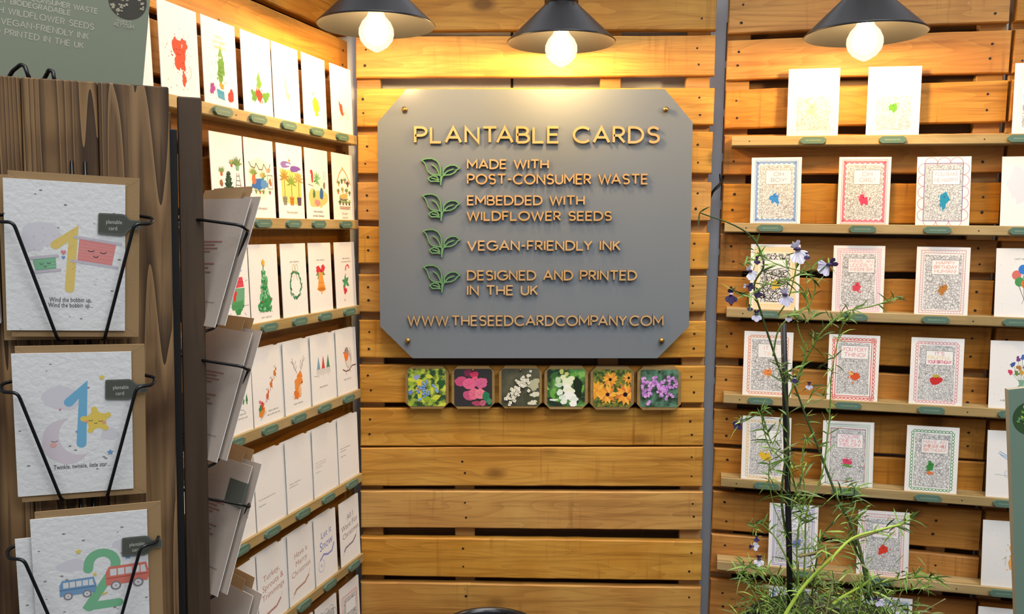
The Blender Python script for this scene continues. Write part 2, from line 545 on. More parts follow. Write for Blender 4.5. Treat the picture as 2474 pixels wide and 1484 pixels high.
def ribbon(pts, w, closed=False):
    """outline quads of a polyline of width w: (verts, quads)"""
    n = len(pts)
    P = [V((p[0], p[1])) for p in pts]
    lft, rgt = [], []
    for i in range(n):
        if closed:
            a, b = P[(i - 1) % n], P[(i + 1) % n]
        else:
            a, b = P[max(i - 1, 0)], P[min(i + 1, n - 1)]
        d1 = (P[i] - a); d2 = (b - P[i])
        d1 = d1.normalized() if d1.length > 1e-9 else None
        d2 = d2.normalized() if d2.length > 1e-9 else None
        d1 = d1 or d2 or V((1, 0)); d2 = d2 or d1
        t = d1 + d2
        t = t.normalized() if t.length > 1e-4 else d1
        nn = V((-t.y, t.x))
        k = 1.0 / max(0.45, abs(nn.dot(V((-d1.y, d1.x)))))
        lft.append(P[i] + nn * (w / 2 * k)); rgt.append(P[i] - nn * (w / 2 * k))
    vs = lft + rgt
    m = n if closed else n - 1
    return vs, [(i, (i + 1) % n, (i + 1) % n + n, i + n) for i in range(m)]


def raised(mb, polylines, w, y0, y1, m, mside):
    """polylines in x,z as solid raised strokes between y0 (front) and y1"""
    for j, pl in enumerate(polylines):
        closed = len(pl) > 6 and (V(pl[0]) - V(pl[-1])).length < 1e-6
        if closed:
            pl = pl[:-1]
        vs, q = ribbon(pl, w, closed)
        e = y0 - 0.00004 * (j % 5)
        n = len(vs)
        h = n // 2
        fr = [(p.x, e, p.y) for p in vs]; bk = [(p.x, y1, p.y) for p in vs]
        mb.add(fr, [(a, d, c, b) for a, b, c, d in q], m)
        sides = []
        for a, b, c, d in q:
            sides += [(a, b, b + n, a + n), (d, d + n, c + n, c)]
        if not closed:
            sides += [(0, n, h + n, h), (h - 1, n - 1, n - 1 + n, h - 1 + n)]
        mb.add(fr + bk, sides, mside)


def font_mesh(txt, align='CENTER'):
    """built-in font as (verts, faces) at size 1"""
    cu = bpy.data.curves.new('t', 'FONT')
    cu.body = txt; cu.size = 1.0; cu.align_x = align; cu.resolution_u = 2
    o = bpy.data.objects.new('t', cu)
    COL.objects.link(o)
    dg = bpy.context.evaluated_depsgraph_get()
    me = bpy.data.meshes.new_from_object(o.evaluated_get(dg))
    vs = [(v.co.x, v.co.y) for v in me.vertices]
    fs = [tuple(p.vertices) for p in me.polygons]
    bpy.data.objects.remove(o); bpy.data.curves.remove(cu); bpy.data.meshes.remove(me)
    return vs, fs


class Art:
    """printed artwork laid on a front face at y = y0; units millimetres from (ox, oz)"""
    def __init__(s, mb, y0, ox, oz, seed=0, k=0.001):
        s.mb, s.y, s.ox, s.oz, s.k = mb, y0, ox, oz, k
        s.n = 0
        s.r = random.Random(seed)

    def L(s):
        s.n += 1
        return s.y - 0.00005 - 0.000012 * s.n

    def put(s, vs, fs, c, y=None):
        y = s.L() if y is None else y
        out = []
        for f in fs:
            P = [V((vs[i][0], vs[i][1])) for i in f]
            a = sum(P[i].x * P[(i + 1) % len(P)].y - P[(i + 1) % len(P)].x * P[i].y for i in range(len(P)))
            out.append(f if a > 0 else f[::-1])
        s.mb.add([(s.ox + p[0] * s.k, y, s.oz + p[1] * s.k) for p in vs], out, c if not isinstance(c, str) else ink(c))

    def poly(s, pts, c):
        s.put(pts, tessellate_polygon([[V((p[0], p[1], 0)) for p in pts]]), c)

    def rect(s, x0, y0, x1, y1, c):
        s.put([(x0, y0), (x1, y0), (x1, y1), (x0, y1)], [(0, 1, 2, 3)], c)

    def ell(s, cx, cy, rx, ry, c, n=16, rot=0):
        q = radians(rot)
        s.put([(cx + rx * cos(t) * cos(q) - ry * sin(t) * sin(q), cy + rx * cos(t) * sin(q) + ry * sin(t) * cos(q))
               for t in (2 * pi * i / n for i in range(n))], [tuple(range(n))], c)

    def blob(s, cx, cy, rx, ry, c, rough=0.18, n=26):
        ph = [s.r.uniform(0, 6.28) for _ in range(4)]
        pts = []
        for i in range(n):
            t = 2 * pi * i / n
            q = 1 + rough * (0.5 * sin(2 * t + ph[0]) + 0.35 * sin(3 * t + ph[1]) + 0.3 * sin(5 * t + ph[2])) + s.r.uniform(-rough, rough) * 0.6
            pts.append((cx + rx * q * cos(t), cy + ry * q * sin(t)))
        s.poly(pts, c)

    def splat(s, cx, cy, rx, ry, c, n=14):
        s.blob(cx, cy, rx, ry, c, 0.3, 34)
        for _ in range(n):
            t = s.r.uniform(0, 6.28); q = s.r.uniform(1.05, 1.6)
            z = s.r.uniform(0.4, 1.6)
            s.blob(cx + rx * q * cos(t), cy + ry * q * sin(t), z, z * s.r.uniform(0.7, 1.8), c, 0.3, 8)

    def line(s, pts, w, c, closed=False):
        vs, q = ribbon(pts, w, closed)
        s.put([(p.x, p.y) for p in vs], q, c)

    def fat(s, pts, w, c):
        """thick stroke with round ends"""
        s.line(pts, w, c)
        for p in (pts[0], pts[-1]):
            s.ell(p[0], p[1], w / 2, w / 2, c, 14)

    def lines(s, pls, w, c):
        y = s.L()
        for pl in pls:
            vs, q = ribbon(pl, w)
            s.put([(p.x, p.y) for p in vs], q, c, y)

    def frame(s, x0, y0, x1, y1, w, c, wob=0.3):
        j = lambda: s.r.uniform(-wob, wob)
        s.line([(x0 + j(), y0 + j()), (x1 + j(), y0 + j()), (x1 + j(), y1 + j()), (x0 + j(), y1 + j())], w, c, True)

    def caps(s, txt, cx, y, h, c, w=None, fit=None, jig=0.0):
        pls, wd = stroke_text(txt)
        kx = h if not fit else min(h * 1.3, fit / wd)
        o = cx - wd * kx / 2
        s.lines([[(o + p[0] * kx + s.r.uniform(-jig, jig), y + p[1] * h + s.r.uniform(-jig, jig)) for p in pl] for pl in pls], w or h * 0.13, c)

    def font(s, txt, cx, y, size, c, slope=0.0, sx=1.0, align='CENTER'):
        vs, fs = font_mesh(txt, align)
        s.put([(cx + p[0] * size * sx, y + p[1] * size + slope * p[0] * size * sx) for p in vs], fs, c)

    def leaf(s, x, y, l, w, ang, c):
        q = radians(ang)
        pts = [(0, 0), (.3, .45), (.6, .4), (1, 0), (.6, -.4), (.3, -.45)]
        s.poly([(x + l * a * cos(q) - w * b * sin(q), y + l * a * sin(q) + w * b * cos(q)) for a, b in pts], c)

    def star(s, cx, cy, r, c, rot=90, inner=0.5, n=5):
        s.poly([(cx + (r if i % 2 == 0 else r * inner) * cos(radians(rot + 180 / n * i)),
                 cy + (r if i % 2 == 0 else r * inner) * sin(radians(rot + 180 / n * i))) for i in range(2 * n)], c)

    def scallop(s, x0, y0, x1, y1, r, w, c, inward=False, rings=1):
        """row of arcs round a rectangle"""
        pls = []
        for (ax, ay, bx, by, base) in ((x0, y1, x1, y1, 0), (x1, y1, x1, y0, -90), (x1, y0, x0, y0, 180), (x0, y0, x0, y1, 90)):
            ln = sqrt((bx - ax) ** 2 + (by - ay) ** 2)
            n = max(1, round(ln / (2 * r)))
            rr = ln / n / 2
            for i in range(n):
                f = (i + .5) / n
                cx, cy = ax + (bx - ax) * f, ay + (by - ay) * f
                b = base + (180 if inward else 0)
                for k in range(rings):
                    q = rr * (1 - k / rings)
                    pls.append(arc(cx, cy, q, q, b, b + 180, 7))
        s.lines(pls, w, c)


# ------------------------------------------------------------------ the setting
mb = MB(); mb.box((-3.5, -1.5, -0.05), (4.0, 2.35, 0.0), M_FLOOR)
tag(mb.build('floor'), kind='structure')
mb = MB(); mb.box((-1.6, 2.042, 0), (3.2, 2.10, 3.0), M_WALL)
for x in (-0.62, 0.0, 0.62, 1.24):
    mb.box((x - 0.003, 2.041, 0), (x + 0.003, 2.044, 3.0), M_SEAM)
tag(mb.build('wall_back'), kind='structure')


mb = MB(); mb.box((-1.25, .075, 0), (-.03, .11, 3.0), M_WALL)  # unseen panel added to stop light showing through the left pallet gaps
tag(mb.build('left_gap_blocker', None, LEFT.M(0, 0, 0)), kind='structure')


def slat_mesh(ul, vtl, vbl, ur, vtr, vbr, mat, nails, seed, thick=0.02):
    """a sawn board with slightly uneven long edges, chipped ends and nail heads"""
    r = random.Random(seed)
    mb = MB()
    n = 22
    top, bot = [], []
    ph = r.uniform(0, 6)
    for i in range(n + 1):
        f = i / n
        u = ul + (ur - ul) * f
        j = 0.0008 * sin(f * 5 + ph) + r.uniform(-0.0005, 0.0005)
        top.append((u, vtl + (vtr - vtl) * f + j))
        bot.append((u, vbl + (vbr - vbl) * f + 0.0008 * sin(f * 4 + 2 * ph) + r.uniform(-0.0005, 0.0005)))
    c = 0.0025
    ring = []
    for i in range(n + 1):
        (u, vt), (_, vb) = top[i], bot[i]
        e = c if i in (0, n) else 0
        uu = u + (e if i == 0 else -e if i == n else 0)
        ring.append([(u, thick, vb), (u, c, vb), (uu, 0, vb + c), (uu, 0, vt - c), (u, c, vt), (u, thick, vt)])
    vs = [p for rg in ring for p in rg]
    fs = []
    for i in range(n):
        for k in range(6):
            k2 = (k + 1) % 6
            fs.append((i * 6 + k, (i + 1) * 6 + k, (i + 1) * 6 + k2, i * 6 + k2))
    fs.append((0, 1, 2, 3, 4, 5)); fs.append(tuple(n * 6 + k for k in (5, 4, 3, 2, 1, 0)))
    mb.add(vs, fs, mat)
    for u in nails:
        f = (u - ul) / (ur - ul)
        vt = vtl + (vtr - vtl) * f; vb = vbl + (vbr - vbl) * f
        for g in (0.3, 0.7):
            uu, vv = u + r.uniform(-0.005, 0.005), vb + (vt - vb) * (g + r.uniform(-0.06, 0.06))
            rr = r.uniform(0.0022, 0.0034)
            mb.add([(uu + rr * cos(t) * r.uniform(.8, 1.2), -0.0006, vv + rr * sin(t) * r.uniform(.8, 1.1)) for t in (2 * pi * q / 9 for q in range(9))],
                   [tuple(range(9))], M_NAIL)
    return mb


def pallet(pl, z0, z1, slats, stringers, mat, backs, label, nails, seed):
    root = empty('wooden_pallet', pl.M(0, z0, 0), label, 'pallet', 'upright pallets forming the booth walls')
    sh = Matrix.Translation((0, 0, -z0))
    for i, s in enumerate(slats):
        slat_mesh(*s, mat, nails, seed * 100 + i).build('slat', root, sh)
    for (a, b) in stringers:
        mb = MB(); mb.bevbox((a, 0.0205, z0), (b, 0.044, z1), W_BLOCK, 0.002); mb.build('stringer', root, sh)
    ua, ub = min(s[0] for s in slats), max(s[3] for s in slats)
    for (b0, b1) in backs:
        mb = MB(); mb.bevbox((ua + 0.002, 0.045, b0), (ub - 0.002, 0.057, b1), W_BACK, 0.001); mb.build('back_board', root, sh)
    return root


C_UP = [(-.350, 2.135, 2.050, .455, 2.135, 2.050), (-.350, 2.028, 1.944, .456, 2.030, 1.949)][:1] + [
    (-.350, 2.035, 1.942, .456, 2.035, 1.946), (-.350, 1.930, 1.840, .455, 1.934, 1.846),
    (-.350, 1.817, 1.733, .455, 1.819, 1.737), (-.349, 1.714, 1.628, .453, 1.722, 1.628),
    (-.351, 1.609, 1.523, .452, 1.609, 1.520), (-.351, 1.510, 1.425, .450, 1.494, 1.410), (-.352, 1.399, 1.313, .446, 1.396, 1.313),
    (-.352, 1.294, 1.207, .446, 1.293, 1.208), (-.353, 1.190, 1.103, .446, 1.188, 1.101), (-.353, 1.090, 1.001, .446, 1.090, 1.001)]
C_LO = [(-.353, .996, .905, .446, .999, .905), (-.355, .893, .805, .447, .892, .800), (-.356, .783, .690, .448, .772, .676),
        (-.358, .673, .580, .447, .661, .564)] + [(-.358, .56 - .105 * i, .475 - .105 * i, .447, .55 - .105 * i, .465 - .105 * i) for i in range(5)]
bk = lambda slats, a=0, b=99: [(slats[i + 1][1] - 0.035, slats[i][2] + 0.035) for i in range(len(slats) - 1) if a <= i < b]
pallet(BACK, 0.9985, 2.16, C_UP, [(-.352, -.298), (.2, .247), (.395, .448)], W_PALLET, [(1.72, 1.80)] + bk(C_UP, 3),
       'honey coloured slatted pallet behind the slate grey sign', [-.33, .418], 1)
pallet(BACK, 0.0, 0.9965, C_LO, [(-.355, -.305), (-.135, -.088), (.397, .447)], W_PALLET, bk(C_LO),
       'slatted pallet under the row of flower plaques, at bottom centre', [-.112, .422], 2)
R_UP = [(-.023, 2.13, 2.045, .548, 2.13, 2.045), (-.023, 2.023, 1.937, .547, 2.018, 1.940), (-.024, 1.922, 1.836, .553, 1.925, 1.836), (-.024, 1.813, 1.727, .553, 1.822, 1.736),
        (-.024, 1.713, 1.624, .553, 1.713, 1.630), (-.023, 1.604, 1.514, .552, 1.609, 1.522), (-.025, 1.492, 1.408, .551, 1.486, 1.416),
        (-.028, 1.395, 1.308, .550, 1.400, 1.314), (-.026, 1.292, 1.207, .551, 1.301, 1.207), (-.025, 1.188, 1.102, .551, 1.189, 1.107), (-.025, 1.087, 1.005, .552, 1.097, 1.009)]
R_LO = [(-.022, .995, .903, .554, 1.003, .918), (-.021, .893, .800, .555, .895, .804), (-.021, .791, .698, .556, .788, .703),
        (-.020, .680, .589, .556, .689, .609)] + [(-.02, .58 - .105 * i, .495 - .105 * i, .556, .585 - .105 * i, .5 - .105 * i) for i in range(5)]
pallet(RIGHT, 1.0035, 2.16, R_UP, [(-.024, .028), (.495, .548)], W_PALLET_R, bk(R_UP, 1),
       'orange slatted pallet on the right holding the upper five card shelves', [.003, .515], 3)
pallet(RIGHT, 0.01, 1.0, R_LO, [(-.022, .03), (.45, .49)], W_PALLET_R, bk(R_LO),
       'orange slatted pallet at bottom right behind the potted plant', [.01, .462], 4)
X_UP = [(.5575, s[4], s[5], 1.35, s[4] - .003, s[5] + .002) for s in R_UP]
pallet(RIGHT, 1.0035, 2.16, X_UP, [(.5575, .61), (1.28, 1.35)], W_PALLET_R, [],
       'orange pallet cut off by the right photo edge', [.58], 5)
X_LO = [(.5605, s[4], s[5], 1.35, s[4] - .003, s[5] + .002) for s in R_LO]
pallet(RIGHT, 0.01, 1.0, X_LO, [(.5605, .61), (1.28, 1.35)], W_PALLET_R, bk(X_LO),
       'orange pallet behind the green display board at bottom right', [.58], 8)
LT = [2.14, 2.035, 1.930, 1.832, 1.733, 1.626, 1.525, 1.408, 1.305, 1.203, 1.101]
lw = lambda u: u * LK
L_UP = [(-.93, t, b, .004, t, b) for t, b in zip(LT, [2.05, 1.941, 1.848, 1.747, 1.645, 1.537, 1.43, 1.32, 1.218, 1.116, 1.006])]
L_LO = [(-.93, .996 - .1035 * i, .909 - .1035 * i, .004, .996 - .1035 * i, .909 - .1035 * i) for i in range(9)]
pallet(LEFT, 0.9985, 2.16, L_UP, [(-.93, -.87), (-.5, -.45), (-.05, .002)], W_PALLET_R, bk(L_UP, 1),
       'slatted pallet on the left wall behind the upper rows of festive cards', [-.84, -.475, -.022], 6)
pallet(LEFT, 0.0, 0.9965, L_LO, [(-.93, -.87), (-.5, -.45), (-.05, .002)], W_PALLET_R, bk(L_LO),
       'slatted pallet on the left wall behind the lowest rows of cards', [-.84, -.475, -.022], 7)

# ------------------------------------------------------------------ pendant lamps
LAMPS = [(909, 62, 1.70, 'leftmost black cone pendant lamp, over the left wall cards'),
         (1356, 103, 1.84, 'black cone pendant lamp with brass screws, above the grey sign'),
         (2090, 84, 1.70, 'rightmost black cone pendant lamp, over the right wall cards')]
m, nt, b, N, L_ = node_mat('glowing_filament_core')
em = N('ShaderNodeEmission'); em.inputs[0].default_value = (1.0, 0.66, 0.30, 1); em.inputs[1].default_value = LAMP_CORE
L_(em.outputs[0], nt.nodes['Material Output'].inputs[0])
M_CORE = m
m, nt, b, N, L_ = node_mat('amber_bulb_glass')
tr = N('ShaderNodeBsdfTransparent'); tr.inputs[0].default_value = (1, 0.96, 0.88, 1)
em = N('ShaderNodeEmission'); em.inputs[0].default_value = (1.0, 0.78, 0.48, 1); em.inputs[1].default_value = 4.5
gl = N('ShaderNodeBsdfGlossy'); gl.inputs['Roughness'].default_value = 0.05
a1 = N('ShaderNodeMixShader'); a1.inputs[0].default_value = 0.22
a2 = N('ShaderNodeMixShader'); a2.inputs[0].default_value = 0.06
L_(tr.outputs[0], a1.inputs[1]); L_(em.outputs[0], a1.inputs[2])
L_(a1.outputs[0], a2.inputs[1]); L_(gl.outputs[0], a2.inputs[2]); L_(a2.outputs[0], nt.nodes['Material Output'].inputs[0])
M_GLASS = m
BAR_Z = 2.19
for (px, py, Y, lab) in LAMPS:
    p = at(px, py, Y)
    root = empty('pendant_lamp', Matrix.Translation(p) @ Matrix.Scale(1.05, 4), lab, 'lamp', 'pendant lamps over the booth')
    mb = MB()
    mb.lathe([(0.1065, -0.001), (0.108, 0.001), (0.1055, 0.003), (0.036, 0.070), (0.034, 0.073)], M_SHADE, 56)
    mb.lathe([(0.032, 0.071), (0.034, 0.068), (0.104, 0.0015), (0.1065, -0.001)], M_SHADEIN, 56)
    mb.build('lamp_shade', root)
    mb = MB()
    mb.lathe([(0.0, 0.0715), (0.0335, 0.0715), (0.0335, 0.092), (0.031, 0.095), (0.012, 0.097), (0.0, 0.097)], M_SHADE, 36)
    mb.build('collar', root)
    for a in (200, 320, 80):
        mb = MB()
        d = V((cos(radians(a)), sin(radians(a)), 0))
        mb.tube([d * 0.032 + V((0, 0, .083)), d * 0.038 + V((0, 0, .083))], 0.0018, M_GOLD, 8)
        mb.tube([d * 0.037 + V((0, 0, .083)), d * 0.041 + V((0, 0, .083))], 0.0042, M_GOLD, 12)
        mb.build('thumbscrew', root)
    mb = MB()
    mb.lathe([(0.0, 0.070), (0.015, 0.070), (0.015, 0.026), (0.0, 0.026)], M_GOLD, 20)
    mb.lathe([(0.0, 0.135), (0.009, 0.134), (0.012, 0.125), (0.012, 0.0972), (0.0, 0.0972)], M_GOLD, 20)
    mb.build('socket', root)
    mb = MB()
    prof = [(0.013, 0.026), (0.017, 0.016), (0.026, 0.006), (0.0315, -0.006), (0.032, -0.016), (0.029, -0.027), (0.021, -0.037), (0.011, -0.0435), (0.004, -0.047), (0.0, -0.0475)]
    mb.lathe(prof, M_GLASS, 32)
    bulb = mb.build('bulb', root)
    mb = MB()
    mb.lathe([(0.0, 0.018), (0.010, 0.014), (0.019, 0.002), (0.0225, -0.012), (0.019, -0.026), (0.009, -0.034), (0.0, -0.036)], M_CORE, 24)
    mb.build('filament', bulb)
    mb = MB()
    mb.tube([(0, 0, 0.134), (0, 0, (BAR_Z - p.z) / 1.05)], 0.0032, M_BLACKP, 8)
    mb.build('cord', root)
for Y, xa, xb, lab in ((1.70, -.62, 2.0, 'wooden batten laid across the booth carrying the outer lamps'), (1.84, -.6, 1.6, 'wooden batten laid across the booth carrying the middle lamp')):
    mb = MB(); mb.bevbox((xa, Y - .02, BAR_Z), (xb, Y + .02, BAR_Z + .03), W_BLOCK)
    tag(mb.build('batten'), lab, 'batten', 'battens above the booth')

# ------------------------------------------------------------------ the sign
SU0, SU1, SV0, SV1 = -.297, .399, 1.212, 1.810
root = empty('sign_board', BACK.M(0, SV0, .035), 'slate grey board with raised PLANTABLE CARDS lettering and clipped corners', 'sign')
SH = Matrix.Translation((0, 0, -SV0))
mb = MB()
oc = [(-.232, SV1), (-.297, 1.738), (-.297, 1.284), (-.225, SV0), (.329, SV0), (SU1, 1.284), (SU1, 1.738), (.336, SV1)]
mb.prism(oc, 0, .012, M_SIGN, M_SIGNEDGE)
mb.build('panel', root, SH)
TXT = [('PLANTABLE CARDS', 1003, 1592, 305, 347), ('MADE WITH', 1130, 1324, 385, 409), ('POST-CONSUMER WASTE', 1130, 1564, 420, 446), ('EMBEDDED WITH', 1130, 1411, 472, 496.5),
       ('WILDFLOWER SEEDS', 1129, 1477, 510, 534), ('VEGAN-FRIENDLY INK', 1130, 1497, 581, 606), ('DESIGNED AND PRINTED', 1130, 1537, 653, 678),
       ('IN THE UK', 1130, 1298, 689, 714), ('WWW.THESEEDCARDCOMPANY.COM', 986, 1601, 762, 788)]
for t, xa, xb, ya, yb in TXT:
    u0, vt = BACK.uv(xa, ya, .041); u1, vb = BACK.uv(xb, yb, .041)
    big = t.startswith('PLANT')
    h = vt - vb
    pls, w = stroke_text(t, .27 if big else .24)
    k = (u1 - u0) / w
    sw = .0054 if big else .0036
    mb = MB()
    raised(mb, [[(u0 + p[0] * k, vb + sw / 2 + p[1] * (h - sw)) for p in pl] for pl in pls], sw, -.0065, -.0001, W_LETTER, M_LETTER_SIDE)
    mb.build('lettering', root, SH)
EMB = [[(0, .06), (.12, .01), (.27, 0), (.4, .08), (.48, .25), (.5, .42), (.5, .58)], [(0, .06), (.08, .15), (.13, .3), (.16, .45), (.24, .57), (.36, .61), (.48, .62)],
       [(.26, .22), (.37, .32), (.44, .48), (.48, .66)], [(.56, .62), (.57, .45), (.64, .33), (.75, .25), (.88, .25), (1, .37)], [(1, .37), (.93, .41), (.87, .52), (.76, .6), (.56, .63)],
       [(.58, .6), (.68, .47), (.84, .39)], [(.5, .38), (.51, .6), (.5, .8), (.5, 1)], [(.62, .56), (.54, .68), (.51, .85), (.5, 1)],
       [(.45, .8), (.4, .68), (.28, .64), (.17, .74)], [(.17, .74), (.24, .85), (.36, .84), (.47, .86)], [(.25, .73), (.36, .76), (.45, .82)]]
for x0, y0, x1, y1 in ((1018, 383, 1111, 448), (1020, 469, 1111, 534), (1022, 554.5, 1112, 622), (1023, 641, 1112, 707)):
    u0, v0 = BACK.uv(x0, y0, .041); u1, v1 = BACK.uv(x1, y1, .041)
    mb = MB()
    raised(mb, [[(u0 + p[0] * (u1 - u0), v0 + p[1] * (v1 - v0)) for p in pl] for pl in EMB], .0028, -.0065, -.0001, M_LEAF, M_LEAFSIDE)
    mb.build('leaf_emblem', root, SH, 'green three-leaf sprout emblem')
for x, y in ((977, 264), (1609, 264), (985, 824), (1599, 824)):
    u, v = BACK.uv(x, y, .041)
    mb = MB()
    mb.tube([(u, 0, v), (u, -.008, v)], .0058, M_BRASS, 18)
    mb.tube([(u, .012, v), (u, .0345, v)], .0058, M_BRASS, 12)
    mb.build('standoff_screw', root, SH)

# ------------------------------------------------------------------ flower plaques
PQ = [(979, 885, 1084, 988), (1091, 885, 1195, 988), (1205.5, 885, 1309, 987), (1315, 885.5, 1420, 989), (1427, 886, 1531, 990), (1540, 887, 1645, 991)]
BG = [mottled('print_backdrop_forget', '#2c4a2a', '#a9bf3f', 55, .5, .06, '#d0d44a'), plain('print_backdrop_dark', '#2d2b2c', .5),
      mottled('print_backdrop_sepia', '#3b3a2c', '#5d5c45', 30, .5, .15), mottled('print_backdrop_snap', '#1f2e20', '#5f9a48', 32, .5, .08, '#86bb58'),
      mottled('print_backdrop_rud', '#2f4a22', '#8a8a30', 90, .5, .1), mottled('print_backdrop_phlox', '#2d4a35', '#5f8a70', 60, .5, .1)]


def petals(A, x, y, r, n, c, cc, wid=.5, rc=.2):
    o = A.r.uniform(0, 360)
    for i in range(n):
        A.leaf(x, y, r, r * wid * 2, o + 360 * i / n + A.r.uniform(-8, 8), c[i % len(c)])
    A.ell(x, y, r * rc, r * rc, cc, 10)


def fl0(A):
    for i in range(16):
        A.leaf(A.r.uniform(4, 40), A.r.uniform(2, 42), A.r.uniform(10, 16), A.r.uniform(5, 8), A.r.uniform(0, 360), A.r.choice(['#8fae3a', '#c9cf45', '#2f5a30', '#5d8a3a']))
    A.blob(15, 27, 4, 4, '#e0c63c'); A.blob(12, 20, 3, 4, '#d8b93a'); A.blob(10, 35, 3.5, 3, '#8f9bd0'); A.blob(3, 17, 2.4, 3, '#6a83c8')
    for i in range(26):
        x, y = A.r.gauss(20, 5), A.r.gauss(19, 5)
        petals(A, x, y, 1.9, 5, ['#5f86c4', '#86a9d8', '#4a6cb0'], '#e8e6c8', .45)
    for p in ((34, 21), (32, 24), (35, 18), (13, 8), (15, 9)):
        petals(A, p[0], p[1], 2.0, 5, ['#7fa3d6', '#a9c4e4'], '#3f5a90', .45)


def fl1(A):
    for x, y, rx, ry, c in ((18, 40, 7, 4.5, '#6f3048'), (24, 38, 5, 4, '#c83a5c'), (8, 30, 7, 6, '#c4527a'), (25, 32, 4, 4, '#e0627e'), (18, 27, 8, 6.5, '#e0688e'), (32, 28, 7.5, 6.5, '#d2668e'),
                            (17, 13, 6.5, 6, '#c4587f'), (24, 15, 7, 6.5, '#e2708c'), (31, 15, 7, 6, '#ea8294'), (38, 11, 4.5, 6.5, '#2f7d58'), (42, 6, 3, 4, '#3a8a60'), (27, 3.5, 6.5, 3, '#a84864'), (34, 4, 4, 3.5, '#c06078')):
        A.blob(x, y, rx, ry, c, .12)
        for k in range(4):
            A.line([(x, y - ry * .2), (x + rx * .8 * cos(k * 1.1 + .5), y + ry * .8 * sin(k * 1.1 + .5))], .3, '#b04468' if c != '#2f7d58' else '#256a48')


def fl2(A):
    A.blob(36, 8, 11, 9, '#4a4c3a'); A.blob(38, 26, 8, 6, '#b9b694', .3); A.blob(40, 14, 6, 3, '#dedabf', .3); A.blob(37, 4, 5, 3, '#dedabf', .3)
    for i in range(70):
        f = A.r.random()
        x, y = 6 + 26 * f + A.r.gauss(0, 3.0), 4 + 32 * f + A.r.gauss(0, 3)
        petals(A, max(2, min(42, x)), max(2, min(42, y)), A.r.uniform(1.6, 2.6), 4, ['#ece7d2', '#d8d2b6', '#f4f0e0'], '#9c9678', .6)


def fl3(A):
    for i in range(9):
        A.leaf(A.r.choice([3, 8, 38]), A.r.uniform(4, 40), A.r.uniform(10, 15), A.r.uniform(5, 8), A.r.uniform(0, 360), A.r.choice(['#6aa845', '#8cc25a', '#3d6a38']))
    A.blob(36, 20, 6, 14, '#24301f', .2)
    for x, y, rx, ry, c in ((17, 42, 2.6, 3, '#cdd070'), (23, 39, 2.6, 2.6, '#d4d682'), (13, 32, 3, 4, '#c4d8b0'), (19, 35, 3.2, 3.4, '#e4e6b4'), (29, 34, 3.6, 3, '#e8eac0'), (24, 29, 7, 5, '#e9edcc'), (14, 26, 4, 3, '#c8dcc0'),
                            (24, 23, 4.5, 4.5, '#f4f4e4'), (15, 17, 3.5, 4, '#e4eedc'), (26, 19, 7, 4, '#eef0d4'), (27, 13, 7, 5.5, '#f6f7ee'), (18, 11, 4, 3, '#dce8d8'), (20, 6, 4, 3.5, '#e8f0e4'), (32, 9, 5, 3.5, '#e6ece0'), (31, 3.5, 5, 3.5, '#f8f8f2'), (8, 8, 5, 1.3, '#e8eee2')):
        A.blob(x, y, rx, ry, c, .16)


def fl4(A):
    for i in range(40):
        A.blob(A.r.uniform(2, 43), A.r.uniform(2, 42), A.r.uniform(1, 2.4), A.r.uniform(1, 2), A.r.choice(['#3a5a28', '#a98f34', '#c79a38', '#2e4a20', '#5f7a34']), .3, 9)
    petals(A, 20, 33, 10, 13, ['#e8a03a', '#f0b048', '#d98a38'], '#2c1a16', .22)
    petals(A, 42, 35, 8, 11, ['#d89038', '#e8a848'], '#2c1a16', .22)
    petals(A, 4, 20, 12, 10, ['#f0a83a', '#e89a34', '#f4b84e'], '#e89a34', .25)
    petals(A, 17, 15, 12, 13, ['#f2a83c', '#f6b850', '#dc8838'], '#33191a', .22)
    petals(A, 38, 15, 14, 13, ['#f0a23c', '#f6b44c', '#d87a40'], '#2a1718', .2)


def fl5(A):
    for i in range(110):
        x, y = A.r.uniform(1.5, 43.5), A.r.triangular(1.5, 39, 27)
        if y < 14 and A.r.random() < .5:
            continue
        petals(A, x, y, A.r.uniform(1.9, 2.7), 5, A.r.choice([['#d79be0', '#c98ad6'], ['#e2aeea', '#d49be0'], ['#c587d2', '#b878c6']]), '#8a4a8a', .45, .14)


